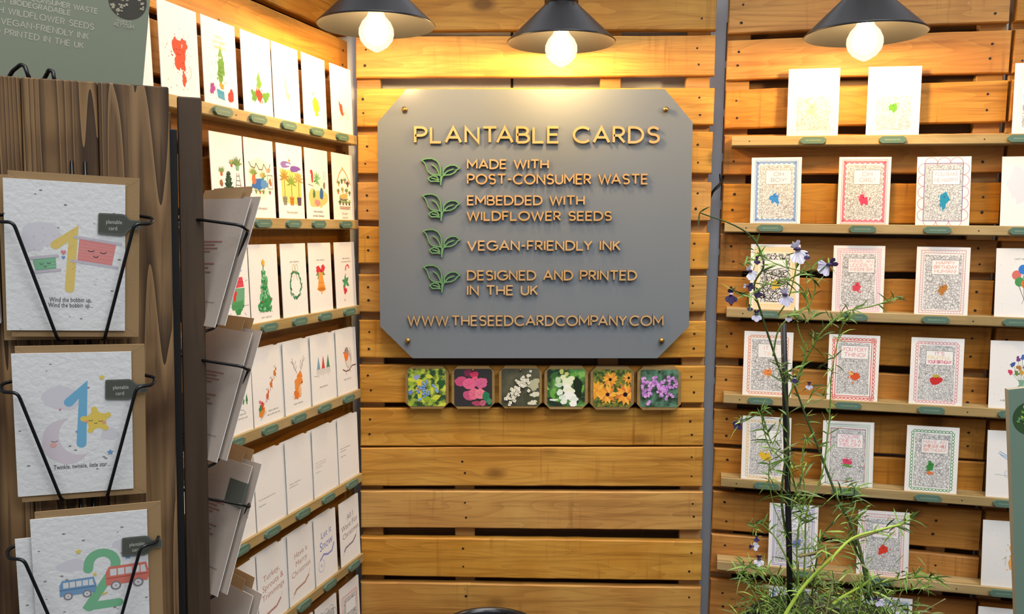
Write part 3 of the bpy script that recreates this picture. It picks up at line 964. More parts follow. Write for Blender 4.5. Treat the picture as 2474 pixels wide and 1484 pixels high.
FN = ['forget-me-not blue flower', 'pink sweet pea flower', 'cream white alyssum flower', 'white snapdragon flower', 'orange black-eyed daisy flower', 'lilac pink phlox flower']
for i, (x0, y0, x1, y1) in enumerate(PQ):
    u0, v0 = BACK.uv(x0, y0, .02); u1, v1 = BACK.uv(x1, y1, .02)
    s = (u1 - u0 + v0 - v1) / 2
    root = empty('flower_plaque', BACK.M((u0 + u1) / 2, v1, .02), 'clipped-corner wooden plaque printed with %s, hung below sign' % FN[i], 'plaque', 'row of flower plaques')
    c = .0135
    mb = MB()
    h = s / 2
    mb.prism([(-h + c, 0), (h - c, 0), (h, c), (h, s - c), (h - c, s), (-h + c, s), (-h, s - c), (-h, c)], 0, .0195, W_TILE)
    mb.build('backing_board', root)
    q = .0432; b0 = s / 2 - q; c = .0055
    mb = MB()
    pts = []
    for cx, cz, a in ((q - c, b0 + c, -90), (q - c, b0 + 2 * q - c, 0), (-q + c, b0 + 2 * q - c, 90), (-q + c, b0 + c, 180)):
        pts += arc(cx, cz, c, c, a, a + 90, 4)
    mb.prism(pts, -.0006, 0, BG[i])
    A = Art(mb, -.0006, -q, b0, 40 + i, k=2 * q / 45)
    (fl0, fl1, fl2, fl3, fl4, fl5)[i](A)
    # keep the print inside its own edge
    mb.v = [(max(-q, min(q, p[0])), p[1], max(b0, min(b0 + 2 * q, p[2]))) for p in mb.v]
    mb.build('printed_photo', root)
    mb = MB(); mb.tube([(0, -.0012, s - .0085), (0, -.0035, s - .0085)], .0024, M_BRASS, 12); mb.build('screw_head', root)

# ------------------------------------------------------------------ shelves
RT = [1.706, 1.517, 1.327, 1.132, .939, .742, .548]
ORD = ['topmost', 'second', 'third', 'fourth', 'fifth', 'sixth', 'lowest']


def shelf(pl, u0, u1, vt, label, group, hh=.021, d=.045, nails=()):
    mb = MB()
    g0, g1 = d - .011, d - .006       # groove that takes the cards, as an open slot in the top
    y = lambda off: -off
    pts = [(y(d), vt - hh + .002), (y(d), vt - .001), (y(d) + .001, vt), (y(g1), vt), (y(g1), vt - .004), (y(g0), vt - .004), (y(g0), vt), (y(.0003), vt), (y(.0003), vt - hh), (y(d) + .002, vt - hh)]
    n = len(pts)
    a = [(u0, p[0], p[1] - vt) for p in pts]; b = [(u1, p[0], p[1] - vt) for p in pts]
    tri = tessellate_polygon([[V((p[0], p[1], 0)) for p in pts]])
    mb.add(a + b, [(i, (i + 1) % n, (i + 1) % n + n, i + n) for i in range(n)] + list(tri) + [tuple(j + n for j in t) for t in tri], W_SHELF)
    for u in nails:
        mb.add([(u + .0016 * cos(t), -d - .0004, -.011 + .0014 * sin(t)) for t in (2 * pi * k / 8 for k in range(8))], [tuple(range(8))], M_NAIL)
    o = mb.build('card_shelf', None, pl.M(0, vt, 0))
    return tag(o, label, 'shelf', group)


RS0 = [-.007, -.016, -.005, -.005, -.004, -.006, -.004]
for i, t in enumerate(RT):
    shelf(RIGHT, RS0[i], .80, t, '%s narrow wooden card shelf on the right pallet wall' % ORD[i], 'right wall shelves', nails=(.03, .5))
LTs = [1.5 + (v - 1.5) * LK for v in (1.704, 1.5225, 1.336, 1.149, .958, .773, .585)]
for i, t in enumerate(LTs):
    shelf(LEFT, -.80, -.045, t, '%s narrow wooden card shelf on the left pallet wall' % ORD[i], 'left wall shelves', nails=(-.5,))


def shelf_tag(pl, u, v, label, group, w=.054, h=.0145):
    mb = MB()
    e = .0065
    pts = [(-w / 2, e * .75), (-w / 2 + e, 0), (w / 2 - e, 0), (w / 2, e * .75), (w / 2, h - e * .75), (w / 2 - e, h), (-w / 2 + e, h), (-w / 2, h - e * .75)]
    mb.prism(pts, -.0055, 0, M_TAG)
    A = Art(mb, -.0055, 0, 0, int(abs(u) * 1e4))
    x = -w * 500 + 11
    while x < w * 500 - 11:                       # worn, unreadable engraved line of small print
        d = A.r.uniform(1.2, 2.6)
        A.rect(x, h * 500 - A.r.uniform(.9, 1.6), x + d, h * 500 + A.r.uniform(.9, 1.6), M_TAGIN)
        x += d + .7
    o = mb.build('shelf_tag', None, pl.M(u, v - h / 2, .0453))
    return tag(o, label, 'shelf tag', group)

# ------------------------------------------------------------------ greeting cards on the wall shelves
CW, CH = .105, .148


def card_mesh(mb, w, h, paper_m, back_m, gape=.003):
    """folded card standing on its short edge, fold on the left; front face at y = 0"""
    t = .0006
    mb.box((-w / 2, 0, 0), (w / 2, t, h), paper_m)
    x0, x1 = -w / 2, w / 2 + .0006
    y0, y1 = t, t + gape
    mb.add([(x0, y0, 0), (x1, y1, 0), (x1, y1 + t, 0), (x0, y0 + t, 0), (x0, y0, h), (x1, y1, h), (x1, y1 + t, h), (x0, y0 + t, h)],
           [(0, 3, 2, 1), (4, 5, 6, 7), (0, 1, 5, 4), (1, 2, 6, 5), (2, 3, 7, 6), (3, 0, 4, 7)], back_m)


NC = [0]


def wall_card(pl, u, vt, art, label, group, w=CW, tilt=0.0, off=.0388, lean=.045, seed=None):
    NC[0] += 1
    mb = MB()
    card_mesh(mb, w, CH, M_PAPER, M_PAPER, .0025)
    A = Art(mb, 0.0, -w / 2, 0, seed if seed is not None else NC[0])
    A.k = w / 105
    if art:
        art(A)
    M = pl.M(u, vt - .004, off) @ Matrix.Rotation(tilt, 4, 'Y') @ Matrix.Rotation(-lean, 4, 'X')
    return tag(mb.build('greeting_card', None, M), label, 'card', group)


def note_text(A, lines, cx, y, size, c='#4a4642', gap=1.35, slope=0.0, caps=False, align='CENTER'):
    for i, t in enumerate(lines):
        if caps:
            A.caps(t, cx, y - i * size * gap, size, c, size * .14)
        else:
            A.font(t, cx, y - i * size * gap, size, c, slope, .85, align)


RED, GRN, DGRN, PNK, BLU, ORG, YEL = '#d8453a', '#7fa04a', '#2f6b45', '#e2788c', '#4f86c8', '#e88a3a', '#e8c24a'


# left wall, topmost row
def a_splat(A):
    A.splat(52, 78, 17, 26, '#e4583f', 24); A.blob(40, 96, 7, 9, '#e4583f', .4); A.blob(66, 98, 8, 10, '#e4583f', .4)
    A.blob(62, 36, 6, 9, '#e4583f', .3); A.line([(60, 52), (62, 40)], 4, '#e4583f')
    for p in ((45, 88), (52, 88), (60, 66)):
        A.ell(p[0], p[1], 1, 1, '#7a2a20', 8)
    A.line(arc(50, 84, 6, 5, 200, 330), .7, '#8a2c22'); A.line(arc(74, 52, 8, 12, -80, 80), .6, '#c86a52')
    for i in range(22):
        A.blob(A.r.uniform(12, 95), A.r.uniform(16, 130), .7, 1.5, '#8a8a80', .3, 7)


def a_treegifts(A):
    A.splat(54, 74, 11, 25, '#6f9a48', 18); A.poly([(54, 116), (46, 98), (62, 98)], '#7fa656'); A.star(54, 115, 4, '#c8d04a')
    for y in (62, 70, 78):
        A.line(arc(54, y + 8, 9, 9, 220, 320), .7, '#557a36')
    A.blob(54, 43, 6, 6, '#d8963c', .3)
    A.blob(25, 35, 7, 11, '#a54a8c', .3); A.poly([(38, 36), (60, 33), (62, 17), (41, 20)], '#4f9cb8'); A.line([(38, 36), (52, 28), (60, 33)], .7, '#2f6f8a')
    A.blob(82, 28, 9, 12, '#d8453a', .3)
    note_text(A, ['HAVE A', 'VERY MERRY', 'CHRISTMAS'], 52, 132, 5, '#c9c08a', 2.0, caps=True)
    for i in range(46):
        A.blob(A.r.uniform(10, 95), A.r.uniform(8, 118), .6, 1.2, A.r.choice(['#a8a888', '#c8c49a', '#c0706a']), .3, 7)


def a_holly(A):
    A.blob(56, 66, 8, 18, '#6f9a45', .3); A.poly([(56, 92), (48, 74), (64, 74)], '#6f9a45'); A.blob(38, 40, 9, 14, '#5f8f40', .4); A.blob(78, 44, 13, 10, '#5f8f40', .4)
    A.splat(56, 44, 11, 13, RED, 8); A.blob(50, 58, 4, 4, '#e0a080', .3)
    A.caps('MERRY', 52, 118, 4, '#e4e0b0')


def a_faint(A):
    A.blob(50, 78, 6, 22, '#eee6a4', .3); A.blob(58, 58, 4, 10, '#e8dc8a', .3)


def a_lime(A):
    A.blob(56, 56, 15, 17, '#c9d23c', .2); A.blob(58, 36, 8, 6, '#c9d23c', .3); A.line(arc(56, 50, 8, 5, 190, 350), 1.2, '#5f7a20')
    A.blob(46, 80, 3, 5, '#b9a860', .3)


def a_robinred(A):
    A.poly([(36, 84), (54, 66), (60, 50), (52, 46), (40, 60)], '#e0503c'); A.blob(48, 62, 8, 13, '#e0503c', .2)
    pl_ = [[(58, 62), (82, 62), (84, 44), (70, 36), (56, 50)]] + [[(58, 54), (80, 40 + 6 * k)] for k in range(4)]
    A.lines(pl_, .8, '#b07858'); A.lines([[(40, 46), (46, 36)], [(50, 46), (50, 38)]], 1, '#c88a3c')
    A.lines([[(60, 24), (70, 25)], [(62, 14), (72, 15)]], .7, '#e0c8b0')


# left wall, second row: house plants
def potplant(A, x, y, s, leafc, potc, n=9, spread=70):
    for i in range(n):
        a = 90 + (i / (n - 1) - .5) * 2 * spread
        A.leaf(x, y, s * A.r.uniform(.8, 1.2), s * .22, a, leafc if i % 2 else A.r.choice([leafc, '#5f7f4c']))
    A.poly([(x - s * .32, y), (x + s * .32, y), (x + s * .24, y - s * .5), (x - s * .24, y - s * .5)], potc)


def a_plants(A):
    potplant(A, 32, 90, 13, '#8a9a5c', '#c8643c'); potplant(A, 66, 108, 11, '#a8a85c', '#c8503c'); potplant(A, 85, 106, 18, '#7f9458', '#7fae8a')
    A.lines([[(82, 92), (74, 48)], [(88, 92), (98, 48)]] + [[(81 - i * 1.6, 86 - i * 9), (89 + i * 2, 86 - i * 9)] for i in range(5)], 1, '#5a4f48')
    for k in range(4):
        for i in range(6):
            A.leaf(54, 60 + k * 9, 17 - k * 3, 5, 90 + (i - 2.5) * 32 + 5, A.r.choice(['#34503c', '#476248', '#2c4434']))
    A.poly([(46, 60), (64, 60), (61, 46), (49, 46)], '#c4473c')
    A.fat([(22, 58), (26, 50), (22, 44), (30, 40)], 3, '#5a3e30'); A.blob(30, 70, 5, 6, '#a8683c', .3); A.blob(36, 52, 5, 5, '#c86a50', .3)


def a_room(A):
    A.blob(54, 86, 42, 40, '#f3e6d0', .12)
    A.line([(14, 118), (22, 108), (34, 106), (40, 116), (50, 104), (62, 104), (68, 116), (78, 104), (88, 108), (92, 118)], 2.2, '#5c5a44')
    potplant(A, 30, 92, 18, '#8a9a52', '#d8703c'); potplant(A, 62, 88, 15, '#b8a86a', '#5f8a70')
    A.blob(48, 74, 26, 13, '#3f6fb0', .2); A.blob(66, 74, 12, 10, '#5f8fc0', .2); A.blob(30, 82, 8, 9, '#e0704a', .2)
    A.frame(80, 66, 98, 94, 1, '#6a5a4c'); A.blob(89, 80, 5, 8, '#a87850', .3); A.blob(84, 104, 7, 5, '#d89a7a', .3)
    for x, c in ((18, '#4f78b8'), (36, '#8a8a4a'), (50, '#c0602f'), (62, '#6a7f4a'), (86, '#b83a6a')):
        potplant(A, x, 58, 7, '#7f8f50', c, 5)
    note_text(A, ["'Tis the season!"], 52, 22, 8, '#6f5f56')


def a_palms(A):
    A.poly([(12, 112), (94, 104), (96, 34), (16, 40)], '#efc765'); A.blob(54, 72, 36, 36, '#f0cf7a', .1)
    A.blob(34, 122, 22, 7, '#8a6fb0', .2); A.blob(72, 114, 22, 7, '#7a58a8', .2); A.ell(44, 122, 9, 2.5, '#e8e4f4'); A.star(50, 131, 6, '#c88a3c', 90, .4, 4)
    for x, h, c in ((26, 50, '#a8843c'), (54, 40, '#7f9a44'), (84, 48, '#b09a5c')):
        A.line([(x, h), (x + 1, h + 44)], 2, '#7f5f34')
        for i in range(8):
            A.leaf(x + 1, h + 42, 22, 5, 90 + (i - 3.5) * 30, c)
    for x, c in ((26, '#8a8a70'), (54, '#c87a34'), (84, '#5f4f6a')):
        A.poly([(x - 9, 52), (x + 9, 52), (x + 6, 34), (x - 6, 34)], c); A.lines([[(x - 8, 48), (x + 8, 46)], [(x - 7, 42), (x + 7, 40)]], .8, '#4a3c30')
    note_text(A, ['Three wise palms!'], 52, 16, 7.5, '#8f7448')


def a_elf(A):
    A.blob(54, 56, 40, 28, '#edc27a', .15); A.blob(50, 90, 34, 20, '#f4e6cc', .2)
    for i in range(9):
        A.leaf(52, 96, 20, 6, 20 + i * 36, A.r.choice(['#5f9a6a', '#4f8a5c', '#7fb084']))
    A.blob(30, 100, 5, 12, '#c8403c', .2); A.blob(28, 112, 6, 6, '#c8403c', .2); A.blob(50, 78, 9, 7, '#efe4d8', .2); A.blob(70, 64, 9, 13, '#3f6a9c', .15)
    A.blob(36, 62, 6, 9, '#4f7a54', .2); A.blob(50, 42, 11, 8, '#e08a8a', .25); A.blob(84, 84, 5, 8, '#8a6f78', .2)
    A.lines([[(10, 84), (34, 80)], [(82, 118), (84, 96)], [(90, 118), (92, 98)]], 1.2, '#7a5a44')
    note_text(A, ['Have yourself an', 'oily little Christmas!'], 52, 20, 7.5, '#5f5048')


def a_house(A):
    A.lines([[(20, 94), (36, 118), (52, 130), (68, 120), (92, 92)]], 3.2, '#d88a4a'); A.star(52, 132, 4, '#d88a3c', 90, .4, 4)
    for x, y, s, lc, pc in ((30, 92, 11, '#6f7f44', '#c89a3c'), (46, 98, 10, '#55704c', '#3a3432'), (62, 100, 11, '#7f9a70', '#c87858'), (76, 92, 12, '#5a4238', '#8a5a40'), (26, 72, 10, '#a8823c', '#d0703c'), (48, 76, 10, '#98a05a', '#d8a070'),
                            (68, 74, 11, '#7f8f4c', '#c8a45c'), (84, 70, 9, '#557048', '#7fa078')):
        potplant(A, x, y, s, lc, pc, 7)
    A.blob(52, 62, 22, 6, '#c8b46a', .2); A.lines([arc(52, 58, 20, 5, 190, 350)], 2, '#5f4f30')
    for x in (32, 48, 64, 80):
        potplant(A, x, 46, 10, A.r.choice(['#3f5a3c', '#8aa84c', '#5f7f58']), '#6f5a40', 6)
    A.lines([[(28, 36), (84, 36)], [(30, 32), (82, 32)]], 1.6, '#a8704a')
    note_text(A, ['And a good', 'root house!'], 54, 18, 7, '#6a5c50', 1.4)


# left wall, third row: watercolours
def a_gifts(A):
    A.blob(66, 116, 12, 10, '#6f8fd0', .35); A.blob(60, 104, 9, 8, '#4f6fb8', .3)
    A.poly([(42, 102), (84, 102), (88, 82), (40, 80)], '#d8505c'); A.lines([[(42, 92), (86, 92)], [(64, 102), (64, 80)]], 1, '#a02c40')
    A.poly([(38, 80), (90, 80), (86, 42), (64, 30), (44, 42)], '#6fa884'); A.splat(56, 64, 5, 11, '#d83c3c', 4); A.blob(66, 44, 18, 13, '#4f9a60', .3); A.blob(66, 33, 9, 6, '#3f8a50', .3)
    A.lines([[(24, 44), (102, 44)], [(40, 32), (36, 26)], [(60, 24), (58, 14)], [(86, 30), (92, 24)], [(92, 92), (100, 96)]], .7, '#5f6a64')


def a_tree(A):
    A.blob(50, 100, 8, 14, '#3f9a5c', .2); A.blob(52, 80, 15, 17, '#57a96f', .25); A.blob(52, 58, 18, 20, '#6fb486', .25); A.blob(53, 40, 24, 18, '#3f9458', .25); A.poly([(46, 106), (50, 124), (55, 106)], '#4f9e66')
    for i in range(60):
        y = A.r.uniform(26, 112)
        w = 3 + (112 - y) * .23
        A.blob(51 + A.r.uniform(-w, w), y, A.r.uniform(2, 5), A.r.uniform(2, 4), A.r.choice(['#2f8148', '#4f9e62', '#7fc090', '#97c4a4', '#3a8a52']), .4, 10)
    A.poly([(49, 136), (44, 130), (48, 122), (54, 120), (56, 130)], '#e0b23c')
    for p in ((44, 70), (60, 84), (72, 50), (40, 46)):
        A.ell(p[0], p[1], 1.6, 2, '#c84a44', 8)
    A.lines([[(28, 25), (78, 25)], [(64, 38), (72, 28)]], .6, '#5f6a64'); A.caps('HAPPY CHRISTMAS', 53, 12, 3, '#8a8580', .4)


def a_wreath(A):
    for i in range(34):
        t = 2 * pi * i / 34
        A.leaf(56 + 22 * cos(t), 74 + 28 * sin(t), A.r.uniform(8, 12), 6, degr(t) + 90 + A.r.uniform(-35, 35), A.r.choice(['#3f7f5a', '#5f9474', '#2f6b48', '#7fa88c']))
    A.lines([arc(50, 112, 5, 8, 0, 360, 14), arc(62, 112, 5, 8, 0, 360, 14), [(56, 104), (46, 84)], [(56, 104), (66, 84)]], 1, '#c4b46a')
    A.caps('HAPPY CHRISTMAS', 54, 124, 3, '#8a8580', .4); A.ell(56, 28, .5, .5, '#8a857c', 6)


def degr(t):
    return t * 180 / pi


def a_bell(A):
    for x, a in ((34, 150), (30, 200), (74, 30), (78, -20), (40, 230), (70, -60)):
        A.leaf(52, 98, 24, 10, a, '#6f9468')
    A.poly([(44, 98), (60, 98), (66, 72), (72, 58), (36, 58), (40, 72)], '#eaa04a'); A.blob(54, 58, 19, 7, '#e39238', .1); A.ell(54, 57, 16, 3.5, '#c8782c'); A.ell(54, 49, 3, 4, '#eab060')
    A.line([(40, 72), (68, 72)], 1, '#c8782c'); A.blob(42, 104, 9, 9, '#d83c44', .2); A.blob(64, 106, 9, 9, '#d83c44', .2); A.blob(54, 100, 4, 4, '#b82c38')
    A.caps('HAPPY CHRISTMAS', 54, 124, 3, '#8a8580', .4)


def a_cane(A):
    path = [(44, 22), (48, 60), (54, 96)] + arc(63, 98, 9, 11, 180, 20, 8)
    A.line(path, 6, '#f4e4dc')
    for i in range(14):
        f = i / 13 * (len(path) - 1); k = min(int(f), len(path) - 2); g = f - k
        x = path[k][0] + (path[k + 1][0] - path[k][0]) * g; y = path[k][1] + (path[k + 1][1] - path[k][1]) * g
        A.line([(x - 3, y - 1.5), (x + 3, y + 1.5)], 2.2, '#d4505c')
    for a in (160, 40, -30, 100, 220):
        A.leaf(52, 66, 20, 11, a, '#4f9468')
    for p in ((44, 50), (52, 46), (46, 42)):
        A.ell(p[0], p[1], 5, 5.5, '#d03c44', 12)
    A.caps('MERRY CHRISTMAS', 58, 124, 3, '#8a8580', .4); A.caps('AND A HAPPY NEW YEAR', 58, 116, 2.8, '#8a8580', .4)


# left wall, fourth row: animals
def a_firs(A):
    for x in (62, 74, 86):
        A.blob(x, 68, 3, 9, '#4f8a58', .3); A.poly([(x, 82), (x - 4, 66), (x + 4, 66)], '#3f7a4c')
    A.line([(40, 58), (56, 52), (72, 50), (80, 44)], .8, '#6a6a66'); A.caps('MERRY CHRISTMAS', 62, 40, 3, '#8a8580', .4); A.caps('AND A HAPPY NEW YEAR', 62, 32, 2.8, '#8a8580', .4)


def deer(A, x, y, s, c='#d8843c'):
    A.blob(x, y, 5 * s, 7 * s, c, .2); A.blob(x + 5 * s, y + 9 * s, 3 * s, 3.5 * s, c, .2); A.lines([[(x, y + 4 * s), (x + 5 * s, y + 10 * s)]], 3 * s, c)
    A.lines([[(x + 4 * s, y + 12 * s), (x - 2 * s, y + 18 * s)], [(x + 5 * s, y + 12 * s), (x + 4 * s, y + 19 * s)], [(x, y + 15 * s), (x - 5 * s, y + 15 * s)]], .7, '#8a6a4c')
    A.lines([[(x - 3 * s, y - 5 * s), (x - 4 * s, y - 14 * s)], [(x + 3 * s, y - 4 * s), (x + 6 * s, y - 10 * s)]], 1.4 * s, c)


def a_sleigh(A):
    for i, p in enumerate(((84, 106), (68, 84), (52, 62))):
        deer(A, p[0], p[1], .95, ['#cf7e3e', '#d8783c', '#d4683c'][i])
    A.poly([(18, 34), (40, 42), (40, 30), (28, 20), (18, 24)], '#e08a3c'); A.blob(30, 44, 8, 8, '#d0503c', .3); A.blob(24, 40, 5, 7, '#3f8a50', .3); A.blob(24, 54, 4, 4, '#d87a8a', .3); A.line([(22, 16), (40, 26), (46, 32)], .8, '#6a5a50')
    A.lines([[(38, 44), (52, 60)], [(56, 66), (68, 82)], [(72, 90), (84, 104)]], .4, '#8a6a50')
    A.caps('MERRY CHRISTMAS', 72, 28, 3, '#8a8580', .4); A.caps('AND A HAPPY NEW YEAR', 72, 20, 2.8, '#8a8580', .4)


def a_deer(A):
    A.blob(54, 56, 13, 22, '#e79248', .25); A.splat(46, 44, 9, 10, '#e07a38', 10); A.blob(64, 80, 12, 13, '#e88c3c', .15); A.blob(70, 70, 7, 6, '#e88c3c', .2); A.ell(73, 68, 2.4, 2, '#4a3430'); A.ell(62, 84, 1.2, 1.2, '#4a3430')
    A.blob(63, 50, 6, 12, '#efb884', .2)
    for s_ in (-1, 1):
        A.lines([[(60 + 6 * s_, 92), (60 + 18 * s_, 106), (60 + 24 * s_, 128)], [(60 + 17 * s_, 104), (60 + 10 * s_, 120)], [(60 + 21 * s_, 114), (60 + 30 * s_, 122)], [(60 + 12 * s_, 99), (60 + 7 * s_, 108)]], 1.3, '#9a8a78')
    A.caps('HAPPY CHRISTMAS', 54, 22, 3, '#8a8580', .4)


def a_gnomes(A):
    for x, c in ((34, '#7fa3c0'), (56, '#d0504c'), (79, '#4f8a68')):
        A.poly([(x - 8, 84), (x + 8, 84), (x + 1, 116)], c); A.ell(x, 82, 3, 3, '#ecc8b0'); A.poly([(x - 6, 82), (x + 6, 82), (x, 62)], '#d8d2d0'); A.lines([[(x - 8, 84), (x - 8, 70)], [(x + 8, 84), (x + 8, 70)]], 1.2, '#77706a')
    A.line([(12, 72), (30, 68)], .7, '#77706a'); A.caps('MERRY CHRISTMAS', 54, 40, 3, '#8a8580', .4)


def a_robin(A):
    A.blob(58, 92, 16, 24, '#bdb4b0', .1); A.ell(60, 82, 12, 17, '#e4dcd6', 20, 10); A.blob(50, 100, 12, 14, '#f0803c', .12); A.blob(52, 112, 9, 8, '#9a908c', .1); A.poly([(40, 110), (33, 107), (40, 105)], '#6a5a50'); A.ell(48, 112, 1.3, 1.3, '#3a302c', 8)
    A.line(arc(64, 92, 12, 26, -70, 80), 1, '#8a807c')
    A.fat([(30, 66), (44, 60), (62, 60), (78, 70), (98, 70)], 3, '#7a5a44'); A.lines([[(48, 60), (46, 50)], [(66, 62), (72, 54)], [(54, 72), (54, 61)], [(60, 72), (62, 61)]], 1, '#7a5a44'); A.caps('MERRY CHRISTMAS', 52, 38, 3, '#8a8580', .4)


def a_words(lines, y, size=4.4, c='#5a5550', cx=10):
    def f(A):
        for i, t in enumerate(lines):
            if t:
                A.font(t, cx, y - i * size * 1.5, size, c, 0, .85, 'LEFT')
    return f


def a_script(lines, c, y0=112, size=17, swash=30):
    def f(A):
        for i, t in enumerate(lines):
            A.font(t, 54 + A.r.uniform(-3, 3), y0 - i * size * 1.05, size, c, .12, min(1.08, 9.6 / max(4, len(t))))
        A.line([(18, swash - 10), (28, swash - 2), (46, swash), (66, swash + 2), (84, swash + 14)], 5, c)
        A.lines([[(84, swash + 14), (90, swash + 26)], [(18, swash - 10), (14, swash - 18)]], 1, c)
        for i in range(20):
            A.ell(A.r.uniform(28, 80), swash + A.r.uniform(-3, 6), .6, .6, '#efe6e0', 6)
    return f


def a_snow(A):
    A.font('Let it', 56, 112, 23, '#7f86c4', .12, 1.05); A.font('Snow', 54, 84, 30, '#7f86c4', .12, .95)
    A.line([(22, 60), (40, 70), (60, 64), (80, 66), (92, 84)], 4.5, '#8a90cc'); A.line(arc(28, 46, 14, 15, 90, 420, 18), 1, '#7f86c4'); A.star(28, 46, 6, '#a8acd8', 90, .3, 6)


# doodle cards on the right wall
def dcard(border, bc, lines, tc, creature, dmat=D_FINE, inner=(17, 15, 89, 131), box=(31, 90, 84, 120), ts=6.5, boxc='#6b6460', fill=None, line2=None):
    def f(A):
        x0, y0, x1, y1 = inner
        bw = 1.55
        if fill:
            A.rect(8, 6, 97, 141, fill)
        if border == 'waves':
            A.frame(7, 5, 98, 142, .6 * bw, bc); A.frame(9.5, 8, 95.5, 139.5, .6 * bw, bc)
            A.scallop(10, 9, 95, 139, 5.5, .75 * bw, bc, True, 4)
        elif border == 'loops':
            A.scallop(15, 13, 90, 134, 12, .7 * bw, bc, False, 1); A.frame(15, 13, 90, 134, .9 * bw, line2 or bc); A.frame(17, 15, 88, 132, .6 * bw, bc)
        elif border == 'scallop':
            A.scallop(13, 11, 92, 136, 3.6, .9 * bw, bc, False, 1); A.frame(14, 12, 91, 135, .8 * bw, bc)
        elif border == 'pearls':
            A.scallop(12, 10, 93, 137, 4.2, .9 * bw, bc, False, 1); A.frame(12, 10, 93, 137, .9 * bw, bc); A.frame(16, 14, 89, 133, 1.0 * bw, bc, .8)
            for cx, cy in ((12, 10), (93, 10), (12, 137), (93, 137)):
                A.line(arc(cx, cy, 5, 5, 0, 360, 14), 1, bc); A.line(arc(cx, cy, 3, 3, 0, 360, 12), .6, bc)
        elif border == 'dashes':
            A.frame(9, 7, 96, 141, .7 * bw, bc, .6); A.frame(14, 12, 91, 135, .7 * bw, bc, .6)
            pls = []
            for k in range(24):
                yy = 14 + k * 5.2
                pls += [[(11, yy), (12.4, yy + 1)], [(92.6, yy), (94, yy + 1)]]
            for k in range(14):
                xx = 16 + k * 5.6
                pls += [[(xx, 9), (xx + 1, 10.4)], [(xx, 137.5), (xx + 1, 138.8)]]
            A.lines(pls, 1.3, bc)
        elif border == 'bricks':
            A.frame(8, 6, 97, 141, .7 * bw, bc); A.frame(11, 9.5, 94, 137.5, .6 * bw, bc); A.frame(15, 14, 90, 133, .7 * bw, bc)
            A.lines([[(11, 14 + k * 5), (15, 14 + k * 5)] for k in range(25)] + [[(90, 14 + k * 5), (94, 14 + k * 5)] for k in range(25)] +
                    [[(15 + k * 5.8, 9.5), (15 + k * 5.8, 14)] for k in range(14)] + [[(15 + k * 5.8, 133), (15 + k * 5.8, 137.5)] for k in range(14)], .95, bc)
        elif border == 'lines':
            for k in range(3):
                A.frame(8 + 2.6 * k, 6 + 2.6 * k, 97 - 2.6 * k, 142 - 2.6 * k, .6 * bw, bc, .9)
            A.frame(17, 15, 89, 132, .9 * bw, line2 or bc)
        # the doodled crowd, with an uneven rim
        pts = []
        for i in range(40):
            t = i / 40 * 4
            k, g = int(t), t - int(t)
            p = [(x0 + (x1 - x0) * g, y0), (x1, y0 + (y1 - y0) * g), (x1 - (x1 - x0) * g, y1), (x0, y1 - (y1 - y0) * g)][k]
            pts.append((p[0] + A.r.uniform(-.9, .9), p[1] + A.r.uniform(-.9, .9)))
        A.poly(pts, dmat)
        if box:
            bx0, by0, bx1, by1 = box
            A.rect(bx0 - .7, by0 - .7, bx1 + .7, by1 + .7, boxc); A.rect(bx0, by0, bx1, by1, '#f0eeec')
            n = len(lines)
            for i, t in enumerate(lines):
                lh = (by1 - by0) / (n + .35)
                c = tc if isinstance(tc, str) else tc[i % len(tc)]
                A.caps(t, (bx0 + bx1) / 2, by1 - lh * (i + 1) + lh * .02, min(ts * 1.25, lh * .74), c, 1.15, (bx1 - bx0) * .86, .25)
        creature(A)
    return f


def cr(c, x=50, y=56, rx=9, ry=11, extra=None):
    def f(A):
        A.splat(x, y, rx, ry, c, 7)
        A.ell(x, y + ry * .5, 1.1, 1.1, '#2a2a2a', 8)
        if extra:
            extra(A, x, y)
    return f


def leafy(c2, dx, dy, rx=5, ry=4):
    return lambda A, x, y: A.blob(x + dx, y + dy, rx, ry, c2, .35)


